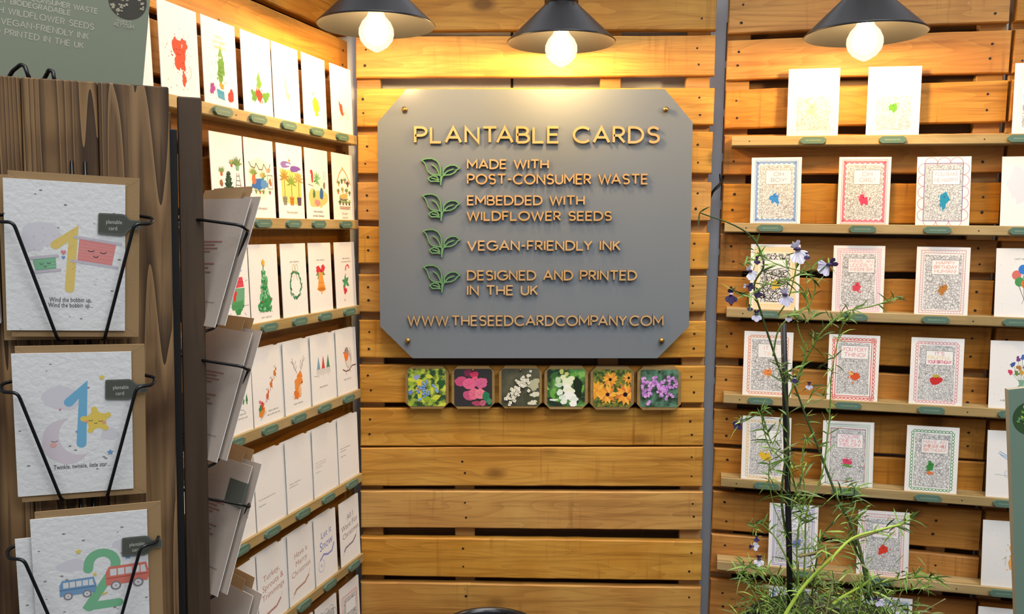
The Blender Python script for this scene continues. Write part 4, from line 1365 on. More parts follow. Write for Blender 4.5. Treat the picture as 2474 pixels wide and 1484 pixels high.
GR = 'doodle border cards on the right wall'
RC = [
    # row, u centre, art, label
    (0, .1605, dcard('dashes', '#efe4c4', [], '#eee', cr('#e8dfa0', 50, 60), D_FINE, (18, 15, 88, 88), None), 'white card with faint yellow creature, right wall top shelf beneath lamp'),  # top-shelf prints: lamp glare put into pale inks, doodles kept low
    (0, .322, dcard('dashes', '#efe4c4', [], '#eee', cr('#5f9a3c', 52, 62, 8, 10), D_FINE, (18, 15, 88, 86), None), 'white card with small bright green creature, right wall top shelf beneath lamp'),
    (0, .605, dcard('dashes', '#efe4c4', [], '#eee', cr('#e8b890', 70, 60), D_FINE, (18, 15, 88, 86), None), 'overexposed white card cut off by right photo edge, top shelf'),
    (1, .091, dcard('waves', '#7f9fd0', ['OH', 'BOY!'], '#9a8f94', cr('#3f8ad0', 50, 58), D_FINE), 'OH BOY card with blue wave border and blue doodle creature'),
    (1, .272, dcard('waves', '#e0788c', ['OH', 'GIRL!'], '#e4a0a8', cr('#d84a68', 52, 56), D_FINE), 'OH GIRL card with pink wave border and pink doodle creature'),
    (1, .43, dcard('loops', '#c8707c', ['YOU BAKE', 'ME HAPPY!'], ['#d4b4b4', '#c4b4b0'], cr('#2f8fae', 55, 56, 10, 15), D_GREY, line2='#5f5a8a'), 'YOU BAKE ME HAPPY card with looped red border and teal creature'),
    (1, .594, lambda A: (A.blob(40, 90, 26, 40, '#e4dfe4', .2), A.splat(74, 98, 22, 20, '#6a6fc4', 10)), 'white card with violet splash cut off at right edge, second shelf'),
    (2, .096, dcard('bricks', '#e8bf7a', [], '#aaa', cr('#e0b84a', 54, 58, 9, 9, leafy('#2a2622', 9, 3)), D_DARK, (22, 20, 84, 128), (30, 92, 76, 114), fill='#f4e2c0'), 'cream bordered card of bold black doodles behind the plant flowers, third shelf'),
    (2, .270, dcard('bricks', '#e4a0b4', ['HAVE AN', 'UDDERLY', 'AWESOME DAY!'], '#e4b4b4', cr('#d84a5c', 50, 58, 9, 9), D_ROUND, (18, 16, 87, 130)), 'HAVE AN UDDERLY AWESOME DAY card with pink brick border'),
    (2, .4375, dcard('dashes', '#c88a86', ['HAPPY', 'BIRTHDAY', 'HUMAN!'], '#e0a89a', cr('#b87a3c', 54, 58, 9, 10), D_ROUND), 'HAPPY BIRTHDAY card with thin dashed border and brown dog shape'),
    (2, .594, lambda A: (A.caps('HAPPY BIRTHDAY', 52, 124, 3, '#6a6662'), [A.ell(x, y, 9, 10, c, 18) for x, y, c in ((40, 92, '#d8746a'), (52, 104, '#3f7fd0'), (62, 88, '#e0607c'), (46, 78, '#4f9a58'), (70, 104, '#e8b03c'), (72, 90, '#d8604c'), (58, 74, '#e07a4c'))],
                         A.lines([[(40, 82), (56, 40)], [(52, 94), (56, 40)], [(62, 78), (57, 44)], [(46, 68), (56, 40)], [(70, 94), (58, 42)], [(56, 44), (52, 32)], [(57, 44), (60, 34)]], .7, '#6a6662')), 'white card with bunch of colourful balloons, third shelf at right edge'),
    (3, .088, dcard('scallop', '#e8906a', ['IT IS', 'TIME'], ['#e8b4a0', '#ead8a8'], cr('#e88a4c', 54, 56, 8, 9), D_ROUND, (18, 16, 86, 130)), 'orange scalloped card behind black plant cane, fourth shelf'),
    (3, .268, dcard('pearls', '#d85a50', ['YOU FOXY', 'THING!'], '#e0949a', cr('#d8582f', 56, 58, 9, 10, leafy('#e4b478', -8, 5)), D_GREY, (20, 18, 85, 130), (26, 96, 82, 124)), 'YOU FOXY THING card with red pearl border and orange fox blot'),
    (3, .4365, dcard('scallop', '#e0949c', ["IT'S", 'FRUITFUL', 'YOUR BIRTHDAY!'], ['#d88a9a', '#e8d098', '#d8788c'], cr('#c83434', 52, 56, 11, 10, leafy('#b8a83c', 0, 10, 6, 4)), D_GREY, (17, 14, 88, 132)), "IT'S YOUR BIRTHDAY card with pink scalloped border and red strawberry blot"),
    (3, .594, lambda A: ([A.line([(62 + (x - 62) * .2, 62), (x, y)], .7, '#6a8a5c') for x, y in ((46, 96), (54, 108), (62, 112), (72, 110), (82, 98), (40, 84), (88, 84))],
                         [A.blob(x, y, 4.5, 5, c, .35) for x, y, c in ((44, 98, '#4a5a9a'), (54, 110, '#7a4a8a'), (63, 114, '#4f6ab0'), (73, 110, '#d85a6a'), (84, 98, '#e8a04a'), (40, 82, '#d84060'), (88, 82, '#c84a50'), (56, 92, '#b07a3c'), (68, 94, '#8a5a8c'), (62, 82, '#c8a04c'), (52, 80, '#6a8a4c'), (74, 84, '#d0707a'))],
                         A.poly([(56, 66), (68, 66), (66, 56), (78, 42), (78, 32), (46, 32), (46, 42), (58, 56)], '#7fa890'), A.caps('A BEAUTIFUL DAY', 40, 20, 3, '#8a8580', .4)), 'white card with flower bouquet in green vase, fourth shelf'),
    (4, .092, dcard('scallop', '#e8c478', [], '#eee', cr('#e0b83a', 52, 58, 12, 11, leafy('#c89a2c', 5, -6)), D_GREY, (18, 16, 87, 132), (30, 92, 82, 118)), 'yellow bordered card with yellow creature behind cane, fifth shelf'),
    (4, .265, dcard('lines', '#7fa890', ["YOU'RE", 'ONE IN A', 'MELON!'], '#e494a8', cr('#d8486a', 52, 58, 9, 8, leafy('#5f9a4c', 0, -8, 10, 3)), D_GREY, line2='#a84a58'), "YOU'RE ONE IN A MELON card with green line border and watermelon blot"),
    (4, .4375, dcard('scallop', '#4f9a60', ['HAVE AN', 'UN-BE-LEAF-ABLE', 'BIRTHDAY!'], ['#e8b0a4', '#e0988c', '#e8b0a4'], cr('#3f8a44', 50, 60, 8, 10, leafy('#e07a44', 0, -14, 6, 4)), D_ROUND), 'green scalloped card with green carrot-top blot, fifth shelf'),
    (4, .600, lambda A: (A.blob(62, 82, 22, 18, '#6fb0e4', .2), A.lines([[(44, 92), (24, 104)], [(46, 88), (22, 100)], [(44, 84), (26, 96)]], 1.2, '#5f94c4'), A.ell(44, 56, 9, 9, '#e4e4e8'), A.line(arc(44, 56, 9, 9, 0, 360, 18), .5, '#9aa0ac'), A.line([(16, 54), (60, 50)], .6, '#8a8a90'), A.caps("IT'S A BOY", 62, 34, 4, '#8a8a90', .5)), 'white card with pale blue bird shape, fifth shelf beside green board'),
    (5, .1585, dcard('lines', '#7a74b8', ['NICE', 'ONE'], '#8f8fb8', cr('#6f78c0', 62, 60, 10, 9), D_GREY, line2='#8a84c0'), 'violet line bordered card on sixth shelf behind the plant'),
    (5, .3475, dcard('dashes', '#d07078', ["YOU'RE", 'A STAR'], '#e08a98', cr('#d8402f', 54, 62, 10, 10), D_GREY), 'red dashed border card with red blot, sixth shelf behind the plant'),
    (5, .602, lambda A: (A.splat(78, 78, 26, 30, '#ecae62', 14), A.blob(70, 50, 9, 12, '#e8783c', .3), A.line([(40, 64), (48, 72), (46, 52)], .6, '#9a948c'), A.line(arc(76, 80, 12, 12, 0, 300, 14), .7, '#c88a44')), 'white card with orange lion-like watercolour blot, sixth shelf'),
    (6, .1645, dcard('waves', '#9fb8d8', [], '#eee', cr('#7f9fc8'), D_FINE), 'pale blue bordered card on lowest right shelf, hidden by plant foliage'),
    (6, .364, dcard('waves', '#9fb4d0', [], '#eee', cr('#7f9fc8'), D_FINE), 'pale blue bordered card on lowest right shelf behind pot rim'),
    (6, .602, lambda A: (A.line([(60, 100), (74, 120), (80, 138)], 1.6, '#6a6a66'), A.line([(44, 96), (66, 112)], 1, '#8a8a84')), 'white card with grey brush stroke at bottom right corner'),
]
for r_, u, art, lab in RC:
    wall_card(RIGHT, u, RT[r_], art, lab, 'cards on the right wall', tilt=random.Random(lab).uniform(-.012, .006))
# spare copies peeping out behind three of the front cards
for r_, u, lab in ((3, .4395, "second copy peeping out behind the IT'S YOUR BIRTHDAY card"), (4, .2685, "second copy peeping out behind the ONE IN A MELON card"), (5, .3515, 'second copy peeping out behind the red dashed card')):
    wall_card(RIGHT, u, RT[r_] - .001, None, lab, 'spare copies behind front cards', off=.0344, lean=.052, tilt=-.012)

LU = [-.493, -.399, -.296, -.196, -.090]
W_C = '#4a4642'
LC = [
    (0, -.722, lambda A: A.splat(40, 60, 16, 20, '#e8d890'), 'pale card peeping out beside the green header board, top left shelf'),
    (0, -.614, a_splat, 'card with large red splatter, top left shelf'), (0, -.512, a_treegifts, 'card with green tree above three painted presents, top left shelf'),
    (0, -.405, a_holly, 'card with holly leaves and red berry blot, top left shelf'), (0, -.310, a_faint, 'nearly blank overexposed card with faint yellow stroke, top left shelf'),
    (0, -.207, a_lime, 'card with smiling lime green blot, top left shelf'), (0, -.094, a_robinred, 'card with small red bird and fan, top left shelf end'),
    (1, -.499, a_plants, 'house plants and stepladder card, second left shelf'), (1, -.404, a_room, "'Tis the season card with garland and blue sofa"),
    (1, -.302, a_palms, 'three palms card in yellow and purple, second left shelf'), (1, -.203, a_elf, 'little Christmas card with green plant in red hat'),
    (1, -.094, a_house, 'card of many plants under an orange arch, second left shelf end'),
    (2, LU[0], a_gifts, 'card with stacked blue, red and green presents, partly behind rack'), (2, LU[1], a_tree, 'card with tall green watercolour Christmas tree and yellow star'),
    (2, LU[2], a_wreath, 'card with green wreath and cream bow'), (2, LU[3], a_bell, 'card with golden bell and red bow'), (2, LU[4], a_cane, 'card with striped candy cane and holly'),
    (3, LU[0], a_firs, 'card with three small fir trees, partly behind side rack'), (3, LU[1], a_sleigh, 'card with sleigh pulled by three reindeer'),
    (3, LU[2], a_deer, 'card with orange stag and tall antlers'), (3, LU[3], a_gnomes, 'card with three gnomes in blue, red and green hats'), (3, LU[4], a_robin, 'card with orange breasted robin on branch'),
    (4, -.600, a_words(['Wishing you'], 90), 'white sliver of card beside dark post, fifth left shelf'),
    (4, LU[0], a_words([''], 90), 'blank looking card between side rack and text cards, fifth left shelf'),
    (4, LU[1], a_words(['This card contains the good kind of present.', '', 'Happy Christmas.'], 66, 4.2), 'plain text card wishing Happy Christmas, leftmost whole one'),
    (4, LU[2], a_words(['Wishing you a Christmas that is', 'as wonderful as you are.'], 66), 'plain text card with two centred lines, fifth left shelf'),
    (4, LU[3], a_words(['Christmas is not a time nor a season,', 'but a state of mind. To cherish peace', 'is to have the spirit of it.', '', 'Merry Christmas.'], 84, 3.8, '#8a857f'), 'plain text card with four pale grey lines, fifth left shelf'),
    (4, LU[4], a_words(['and the soul in the department of', 'small warm wishes.', '', 'Happy Christmas.'], 88, 4.4, '#33302d'), 'plain text card with bold dark lines, right end of fifth shelf'),
    (5, -.60, lambda A: A.font('Joy', 52, 70, 24, '#c86a6a', .1), 'card with red script beside dark post, sixth left shelf'),
    (5, LU[0], a_script(['Merry', 'and', 'Bright'], '#c87a6a'), 'card with red lettering half hidden by lowest side rack cards'),
    (5, LU[1], a_script(['Turkey,', 'Sprouts &', 'Trimmings'], '#b8877c', 104, 19, 30), 'Turkey, Sprouts and Trimmings lettered card'),
    (5, LU[2], a_script(['Have a', 'Merry', 'Christmas'], '#b8927c', 108, 19, 36), 'Have a Merry Christmas lettered card'),
    (5, LU[3], a_snow, 'Let it Snow card in blue lettering'), (5, LU[4], a_script(['All I', 'Want For', 'Christmas'], '#8d7f88', 116, 20, 48), 'All I Want For Christmas lettered card'),
    (6, LU[2], a_words([''], 90), 'card at bottom left almost out of frame'),
    (6, LU[3] - .002, dcard('loops', '#8a8a9a', [], '#eee', cr('#7a7a90'), D_GREY, (14, 10, 91, 138), None), 'grey doodle card on lowest left shelf'), (6, LU[4] - .005, dcard('scallop', '#e0a094', [''], '#eee', cr('#d8a090'), D_ROUND), 'red scalloped doodle card on lowest left shelf end'),
]
for r_, u, art, lab in LC:
    wall_card(LEFT, u * LK, LTs[r_], art, lab, 'cards on the left wall', w=.0935, tilt=random.Random(lab).uniform(-.002, .010), lean=.034)
for r_, u, lab in ((3, LU[1] - .010, 'spare card edge behind the sleigh card'), (3, LU[2] - .010, 'spare card edge behind the stag card'), (3, LU[3] - .006, 'spare card edge behind the gnomes card'), (3, LU[4] - .008, 'spare card edge behind the robin card'),
                   (4, LU[1] - .010, 'spare card edge behind the leftmost plain text card'), (4, LU[2] - .010, 'spare card edge behind the two-line text card'), (4, LU[3] - .010, 'spare card edge behind the pale four-line text card'), (4, LU[4] - .012, 'spare card edge behind the bold text card'),
                   (5, LU[1] - .012, 'spare card edge behind the Turkey, Sprouts card'), (5, LU[2] - .012, 'spare card edge behind the Merry Christmas card'), (5, LU[3] - .012, 'spare card edge behind the Let it Snow card')):
    wall_card(LEFT, u * LK, LTs[r_] + .001, None, lab, 'spare copies behind front cards', w=.0935, off=.0344, lean=.037)

# shelf tags
RTAG = [[(1965, 336, 'faint yellow card'), (2157, 334, 'bright green creature card'), (2470, 333, 'card at the right edge')],
        [(1861, 549, 'OH BOY card'), (2084, 554, 'OH GIRL card'), (2265, 556, 'YOU BAKE ME HAPPY card'), (2473, 558, 'violet splash card')],
        [(1853, 760, 'cream bordered bold doodle card'), (2064, 768, 'UDDERLY AWESOME card'), (2261, 772, 'HAPPY BIRTHDAY dog card'), (2458, 778, 'balloon card')],
        [(1837, 966, 'orange scalloped card'), (2050, 977, 'YOU FOXY THING card'), (2250, 987, "IT'S YOUR BIRTHDAY strawberry card"), (2446, 996, 'bouquet card')],
        [(1852, 1170, 'yellow creature card'), (2042, 1186, 'ONE IN A MELON card'), (2243, 1200, 'green scalloped carrot card'), (2434, 1213, 'blue bird card')],
        [(1940, 1388, 'violet line card'), (2128, 1404, 'red dashed card'), (2425, 1425, 'orange lion card')]]
for r_, row in enumerate(RTAG):
    for x, y, lab in row:
        u, _ = RIGHT.uv(x, y, .05)
        shelf_tag(RIGHT, u, RT[r_] - .0105, 'small green shelf tag below the ' + lab, 'green shelf tags')
LTAG = [[(541, 261, 'red splatter card and tree card'), (626, 281, 'holly card'), (700, 295, 'faint yellow stroke card'), (768, 309, 'lime smiling blot card'), (829, 323, 'small red bird card')],
        [(639, 538, "'Tis the season card"), (712, 538, 'three palms card'), (773, 539, 'red hat plant card'), (838, 540, 'orange arch card')],
        [(654, 790, 'tall green tree card'), (727, 771, 'wreath card'), (788, 760, 'golden bell card'), (847, 753, 'candy cane card')],
        [(572, 1064, 'fir trees card'), (655, 1033, 'sleigh card'), (725, 1007, 'stag card'), (787, 981, 'gnomes card'), (845, 959, 'robin card')],
        [(585, 1325, 'blank looking card by side rack'), (661, 1279, 'leftmost plain text card'), (735, 1234, 'two-line text card'), (796, 1198, 'pale four-line text card'), (853, 1165, 'bold text card')],
        [(738, 1457, 'Have a Merry Christmas card'), (800, 1407, 'Let it Snow card'), (858, 1361, 'All I Want card')]]
for r_, row in enumerate(LTAG):
    for x, y, lab in row:
        u, _ = LEFT.uv(x, y, .05)
        shelf_tag(LEFT, u, LTs[r_] - .0105, 'small green shelf tag below the ' + lab, 'green shelf tags', w=.05)

# ------------------------------------------------------------------ dark wooden card stand in front
o_ = at(165, 610, .84)
ST = Plane(o_.x, o_.y, radians(90 - 68.9), .0135)
root = empty('display_stand', ST.M(0, 0, 0), 'dark scorched plank display stand with black wire card pockets, at left', 'stand')
PO = -.035
uR, vT = ST.uv(408, 210, PO)
uA = ST.uv(48, 186, PO)[0]; uB = ST.uv(234, 195, PO)[0]
edges = [uA - .083, uA, uB, uR]
for i in range(3):
    mb = MB(); mb.bevbox((edges[i] + .0004, -PO, .02), (edges[i + 1] - .0004, -PO + .02, vT), W_STAND, .0012); mb.build('plank', root)
uP0, vP = ST.uv(427, 232, -.062); uP1 = ST.uv(487, 232, -.062)[0]
mb = MB(); mb.bevbox((uP0, .062, 0), (uP1, .095, vP), W_POST, .0015); mb.build('post', root)
vK = ST.uv(418, 312, -.056)[1]
mb = MB(); mb.bevbox((uR - .012, .0555, .02), (uP0 - .0005, .075, vK), M_BLACKP, .001); mb.build('corner_strip', root)
# the two other faces and the base of the three-sided stand
cor = ST.P(uP1, 0, -.078)
SD = Plane(cor.x, cor.y, radians(137.4))
ISD = ST.M(0, 0, 0).inverted()
mb = MB(); mb.bevbox((.012, .004, .02), (.21, .022, vT - .02), W_STAND, .0012); mb.build('side_panel', root, ISD @ SD.M(0, 0, 0))
pb = SD.P(.21, 0, -.03); pa = ST.P(edges[0], 0, PO - .03)
mb = MB()
dv = pa - pb
ang = math.atan2(dv.y, dv.x)
BP = Plane(pb.x, pb.y, ang)
mb.bevbox((.002, -.004, .02), (dv.length - .004, .012, vT - .03), W_STAND, .0012); mb.build('rear_panel', root, ISD @ BP.M(0, 0, 0))
mb = MB()
tri = [ST.P(edges[0] + .01, 0, PO - .024), ST.P(uR - .02, 0, PO - .024), SD.P(.19, 0, -.03)]
for z0, z1 in ((0, .02), (vT - .075, vT - .06)):
    a = [(p.x, p.y, z0) for p in tri]; c = [(p.x, p.y, z1) for p in tri]
    mb.add(a + c, [(2, 1, 0), (3, 4, 5), (0, 1, 4, 3), (1, 2, 5, 4), (2, 0, 3, 5)], W_POST)
mb.build('inner_shelf', root, ISD)


def round_path(pts, r=.006, n=4):
    """polyline with rounded bends"""
    pts = [V(p) for p in pts]
    out = [pts[0]]
    for i in range(1, len(pts) - 1):
        a, b, c = pts[i - 1], pts[i], pts[i + 1]
        d1 = (a - b); d2 = (c - b)
        q = min(r, d1.length * .45, d2.length * .45)
        p, t = b + d1.normalized() * q, b + d2.normalized() * q
        for k in range(n + 1):
            f = k / n
            out.append(p * (1 - f) ** 2 + b * 2 * f * (1 - f) + t * f * f)
    return out + [pts[-1]]


def pocket(parent, M, uc, vt, base, name='wire_pocket', half=.052, drop=.115):
    """V-shaped wire card holder; local x along the face, -y outwards; base = face distance"""
    mb = MB()
    for s_ in (-1, 1):
        y0 = -base
        path = [(s_ * .008, y0 - .0025, .012), (s_ * .03, y0 - .004, .012), (s_ * (half + .017), y0 - .030, .006), (s_ * (half + .015), y0 - .040, 0), (s_ * half, y0 - .048, 0),
                (s_ * .021, y0 - .022, -drop), (s_ * .020, y0 - .004, -drop - .004), (s_ * .009, y0 - .0025, -drop + .002)]
        mb.tube([V(p) + V((uc, 0, vt)) for p in round_path(path)], .0017, M_BLACK, 8)
    for s_ in (-1, 1):
        mb.tube([(uc + s_ * .006, -base - .0022, vt + .062), (uc + s_ * .006, -base - .0022, vt - drop - .03)], .0017, M_BLACK, 8)
    return mb.build(name, parent, M)


FP = [(533, 541, 15, 428, 310, 446, 12, 797, 0), (932, 930, 33, 855, 322, 849, 23, 1197, 0), (1352, 1310, 78, 1258, 363, 1232, 70, 1560, 0)]


def stand_card(pl, u, v, art, label, w=.105, off=.0, lean=.16, tilt=0.0, seed=1, name='greeting_card', tagtxt=True, group='cards in the stand front pockets'):
    mb = MB()
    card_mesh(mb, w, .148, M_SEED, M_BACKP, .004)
    A = Art(mb, 0.0, -w / 2, 0, seed)
    A.k = w / 105
    art(A)
    M = pl.M(u, v, off) @ Matrix.Rotation(tilt, 4, 'Y') @ Matrix.Rotation(lean, 4, 'X')
    o = tag(mb.build(name, None, M), label, 'card', group)
    if tagtxt:
        mb = MB()
        pts = [(28, 101), (29, 100), (49, 99), (53, 100.5), (56, 105), (58, 106), (66.5, 106), (66.5, 115), (58, 115), (56, 116), (53, 119.5), (50, 120.5), (30, 120.5), (28.5, 119.5)]
        pts = [(p[0] * .001, (p[1] - 1) * .001) for p in pts]
        mb.prism(pts, -.0016, -.0011, ink('#55574f'))
        B = Art(mb, -.0016, 0, 0, 3)
        B.line([(p[0] * 1000 * .97 + 1.2, (p[1] * 1000 - 109) * .9 + 109) for p in pts], .4, '#7d8078', True)
        B.font('plantable', 42.5, 109.5, 5.6, '#c9c9bc', 0, .72); B.font('card', 41.5, 103.2, 5.6, '#c9c9bc', 0, .8)
        mb.build('paper_tag', o, None, 'dark grey tag reading plantable card')
    return o


def clouds(A, *ps):
    for x, y, rx, ry in ps:
        A.blob(x, y, rx, ry, '#d9d5da', .15)


def f_one(A):
    clouds(A, (30, 96, 18, 12), (24, 86, 10, 7))
    A.fat([(43, 86), (59, 98), (55, 43)], 8.4, '#e4c873')
    for cx, cy, w, h, a, c in ((79, 80, 31, 21, -8, '#df8d88'), (34, 67, 18, 11, 8, '#7cb58d')):
        q = radians(a)
        R_ = lambda x, y: (cx + x * cos(q) - y * sin(q), cy + x * sin(q) + y * cos(q))
        A.poly([R_(-w / 2, -h / 2), R_(w / 2, -h / 2), R_(w / 2 + 1, h / 2), R_(-w / 2 - 1, h / 2)], c)
        A.lines([[R_(-w / 2, -h / 2 + h * k / 7), R_(w / 2, -h / 2 + h * k / 7 + A.r.uniform(-1, 1))] for k in range(1, 7)], .35, '#e9a9a2' if w > 20 else '#a6d0ae')
        for s_ in (-1, 1):
            A.fat([R_(-w * .66, s_ * (h / 2 + 1.5)), R_(w * .66, s_ * (h / 2 + 1.5))], 2.8, '#c9c0c8')
        k = w / 31
        A.lines([arc(*R_(-5 * k, 2 * k), 3 * k, 2 * k, 200, 340, 6), arc(*R_(6 * k, 2 * k), 3 * k, 2 * k, 200, 340, 6), arc(*R_(0, -3 * k), 2.2 * k, 2 * k, 200, 340, 6)], .6 * k + .15, '#4c4044')
    for x, y, r, c in ((50, 79, 2.4, '#df8d88'), (50, 74, 1.7, '#6f95c4')):
        A.poly([(x, y - r), (x - r, y + .3 * r), (x - r * .6, y + r), (x, y + .5 * r), (x + r * .6, y + r), (x + r, y + .3 * r)], c)
    A.font('Wind the bobbin up,', 56, 29.5, 6.6, '#4c4a48', 0, .68); A.font('Wind the bobbin up...', 56, 24, 6.6, '#4c4a48', 0, .68)
    for i in range(60):
        A.blob(A.r.uniform(24, 90), A.r.uniform(36, 108), .35, .3, '#b99f90', .3, 6)


def f_star(A):
    clouds(A, (42, 102, 17, 13), (84, 62, 9, 6))
    A.blob(45, 56, 22, 24, '#d8cdd2', .04, 40)
    A.ell(57, 62, 19, 21, M_SEED, 32)
    A.fat([(48, 97), (61, 110), (58, 53)], 9, '#77b3d2')
    pts = []
    for i in range(10):
        r = 14 if i % 2 == 0 else 8.4
        pts.append((72 + r * cos(radians(98 + 36 * i)), 77 + r * sin(radians(98 + 36 * i))))
    A.poly(pts, '#e8cb62')
    for i in range(0, 10, 2):
        A.ell(72 + (pts[i][0] - 72) * .84, 77 + (pts[i][1] - 77) * .84, 2.9, 2.9, '#e8cb62', 14)
    A.lines([arc(67, 78, 2, 1.4, 200, 340, 6), arc(76, 77, 2, 1.4, 200, 340, 6), arc(71.5, 75, 1.6, 1.3, 200, 340, 6), arc(34, 58, 3, 1.8, 200, 340, 6)], .5, '#5a4a40')
    A.ell(63, 76, 2, 1.4, '#e8a58c'); A.ell(79, 74.5, 2, 1.4, '#e8a58c'); A.ell(33, 53, 3, 2.6, '#e8b0a4')
    for x, y, r, c in ((78, 122, 3, '#e8cb62'), (86, 104, 3, '#6f9c90'), (84, 42, 3.4, '#6f9bc4'), (90, 117, 1.4, '#df8d98'), (40, 90, 1.6, '#df8d98'), (54, 66, 1.6, '#8aa0d0')):
        A.star(x, y, r, c)
    A.font('Twinkle, twinkle, little star...', 58, 27, 6.8, '#4c4a48', .01, .66)


def f_two(A):
    clouds(A, (34, 94, 13, 7), (88, 112, 14, 9))
    path = [(49, 88)] + arc(62, 92, 12.5, 13, 165, -25, 12) + [(48, 46), (49, 45)]
    A.fat(path, 9, '#7dbb90'); A.fat([(48, 46), (76, 47)], 9, '#7dbb90')
    for cx, cy, s_, c, d in ((85, 77, 1.0, '#dc7c6c', '#b85c50'), (39, 69, .82, '#7b9fc0', '#5d7f9f')):
        R_ = lambda x, y: (cx + x * s_, cy + y * s_ + x * s_ * .04)
        A.poly([R_(-20, -9), R_(19, -9), R_(21, -1), R_(18, 12), R_(-17, 12), R_(-20, 6)], c)
        for k in range(4):
            A.poly([R_(-16 + k * 7.2, 1.5), R_(-10 + k * 7.2, 1.5), R_(-10 + k * 7.2, 9), R_(-16 + k * 7.2, 9)], '#e0dedd')
        A.poly([R_(12.6, 1), R_(18, 1), R_(16.5, 9.4), R_(12.6, 9)], '#e0dedd')
        A.line([R_(-20, -1), R_(20, -1)], .9, d)
        for x in (-11, 10):
            A.ell(*R_(x, -10), 5 * s_, 5 * s_, '#8a8288', 18); A.ell(*R_(x, -10), 3.4 * s_, 3.4 * s_, '#ddd9d9', 18); A.ell(*R_(x, -10), 1.2 * s_, 1.2 * s_, '#b0aab0', 10)
    A.lines([[(60, 58), (66, 60)]], 1.6, '#e0c060')
    for x, y, r, c in ((41, 109, 3.2, '#e8cb62'), (86, 98, 3.6, '#6f9bc4'), (55, 82, 2.4, '#e8cb62')):
        A.star(x, y, r, c)
    A.font('The wheels on the bus...', 56, 24, 6.6, '#4c4a48', 0, .68)


CARD_LABS = ['card with yellow number 1 and cotton reels, reading Wind the bobbin up', 'card with blue number 1, moon and yellow star, reading Twinkle, twinkle', 'card with green number 2 and two buses, lowest on stand']
for i, (ya, yb, xl, yt, xr, yr, xb, yb2, _) in enumerate(FP):
    u0, v0 = ST.uv(xl, yt, .004); u1, v1 = ST.uv(xr, yr, .004)
    ub, vb = ST.uv(xb, yb2, -.02)
    if i == 2:
        vb = v0 - .144
    uc = (u0 + u1) / 2 - .0085
    tl = math.atan2(v0 - v1, u1 - u0) - .02
    uc += (.001, .0045, .0055)[i]; vb -= (.004, .0045, .003)[i]
    o = stand_card(ST, uc, vb + .002, (f_one, f_star, f_two)[i], CARD_LABS[i], off=-.0175, lean=.16, tilt=tl + .02, seed=70 + i)
    # kraft envelope tucked inside the folded card
    mb = MB()
    w, h = .114, .162
    mb.box((-w / 2, 0, 0), (w / 2, .0009, h), M_KRAFT)
    B = Art(mb, 0, -w / 2, 0)
    B.lines([[(0, 161), (16, 150), (60, 118)], [(114, 161), (98, 150), (60, 118)], [(0, 0), (14, 11)], [(114, 0), (100, 11)]], .35, M_KRAFTF)
    mb.v = [(p[0], p[1] + .0012, p[2]) for p in mb.v]
    tag(mb.build('envelope', None, ST.M(uc + (.008, .0075, .0085)[i], vb - .005, -.0193) @ Matrix.Rotation(tl + .02, 4, 'Y') @ Matrix.Rotation(.16, 4, 'X')),
        'brown kraft envelope tucked in the ' + CARD_LABS[i].split(' with ')[1].split(' and')[0].split(',')[0] + ' card', 'envelope', 'kraft envelopes in stand cards')
    vp = ST.uv(330, (541, 935, 1322)[i], .012)[1]
    up = (ST.uv(35, (533, 955, 1360)[i], .012)[0] + ST.uv((322, 338, 362)[i], (541, 935, 1322)[i], .012)[0]) / 2
    pocket(root, None, up, vp, -PO * -1 + 0.0)
# second cards waiting behind in the first and last pockets
stand_card(ST, -.136, ST.uv(0, 797, -.02)[1] + .006, lambda A: clouds(A, (80, 100, 12, 9)), 'second white card behind, cut off by left photo edge', off=-.0235, lean=.15, seed=90, tagtxt=False)
mb = MB(); mb.box((-.057, 0, 0), (.057, .0009, .162), M_KRAFT)
tag(mb.build('envelope', None, ST.M(-.0245, ST.uv(100, 812, -.03)[1] - .004, -.027) @ Matrix.Rotation(.02, 4, 'Y') @ Matrix.Rotation(.13, 4, 'X')), 'brown kraft envelope edge showing behind the bobbin card', 'envelope', 'kraft envelopes in stand cards')
stand_card(ST, -.022, ST.uv(70, 1484, -.02)[1] - .062, lambda A: None, 'second white card low behind the number 2 card', off=-.0235, lean=.15, seed=91, tagtxt=False)

# pockets on the side face, seen almost edge-on
def f_side(A):
    A.caps('BIRTHDAY', 50, 60, 5, '#a08080', .8)


def side_back(A):
    A.rect(12, 8, 34, 22, '#55504c')
    for k in range(9):
        A.rect(13 + k * 2.3, 10, 13.9 + k * 2.3, 21, '#c4bab0')
    A.font('seed card', 50, 30, 7, '#8a7f78', 0, .8); A.line([(14, 27), (92, 27)], .5, '#6a625c')
    A.lines([[(30, 96 - k * 4), (74 - (k * 13) % 20, 96 - k * 4 + 1)] for k in range(4)], 1.0, '#a0605c')
    A.lines([[(34, 70 - k * 5), (70 - (k * 9) % 16, 71 - k * 5)] for k in range(3)], 1.1, '#a06a62')


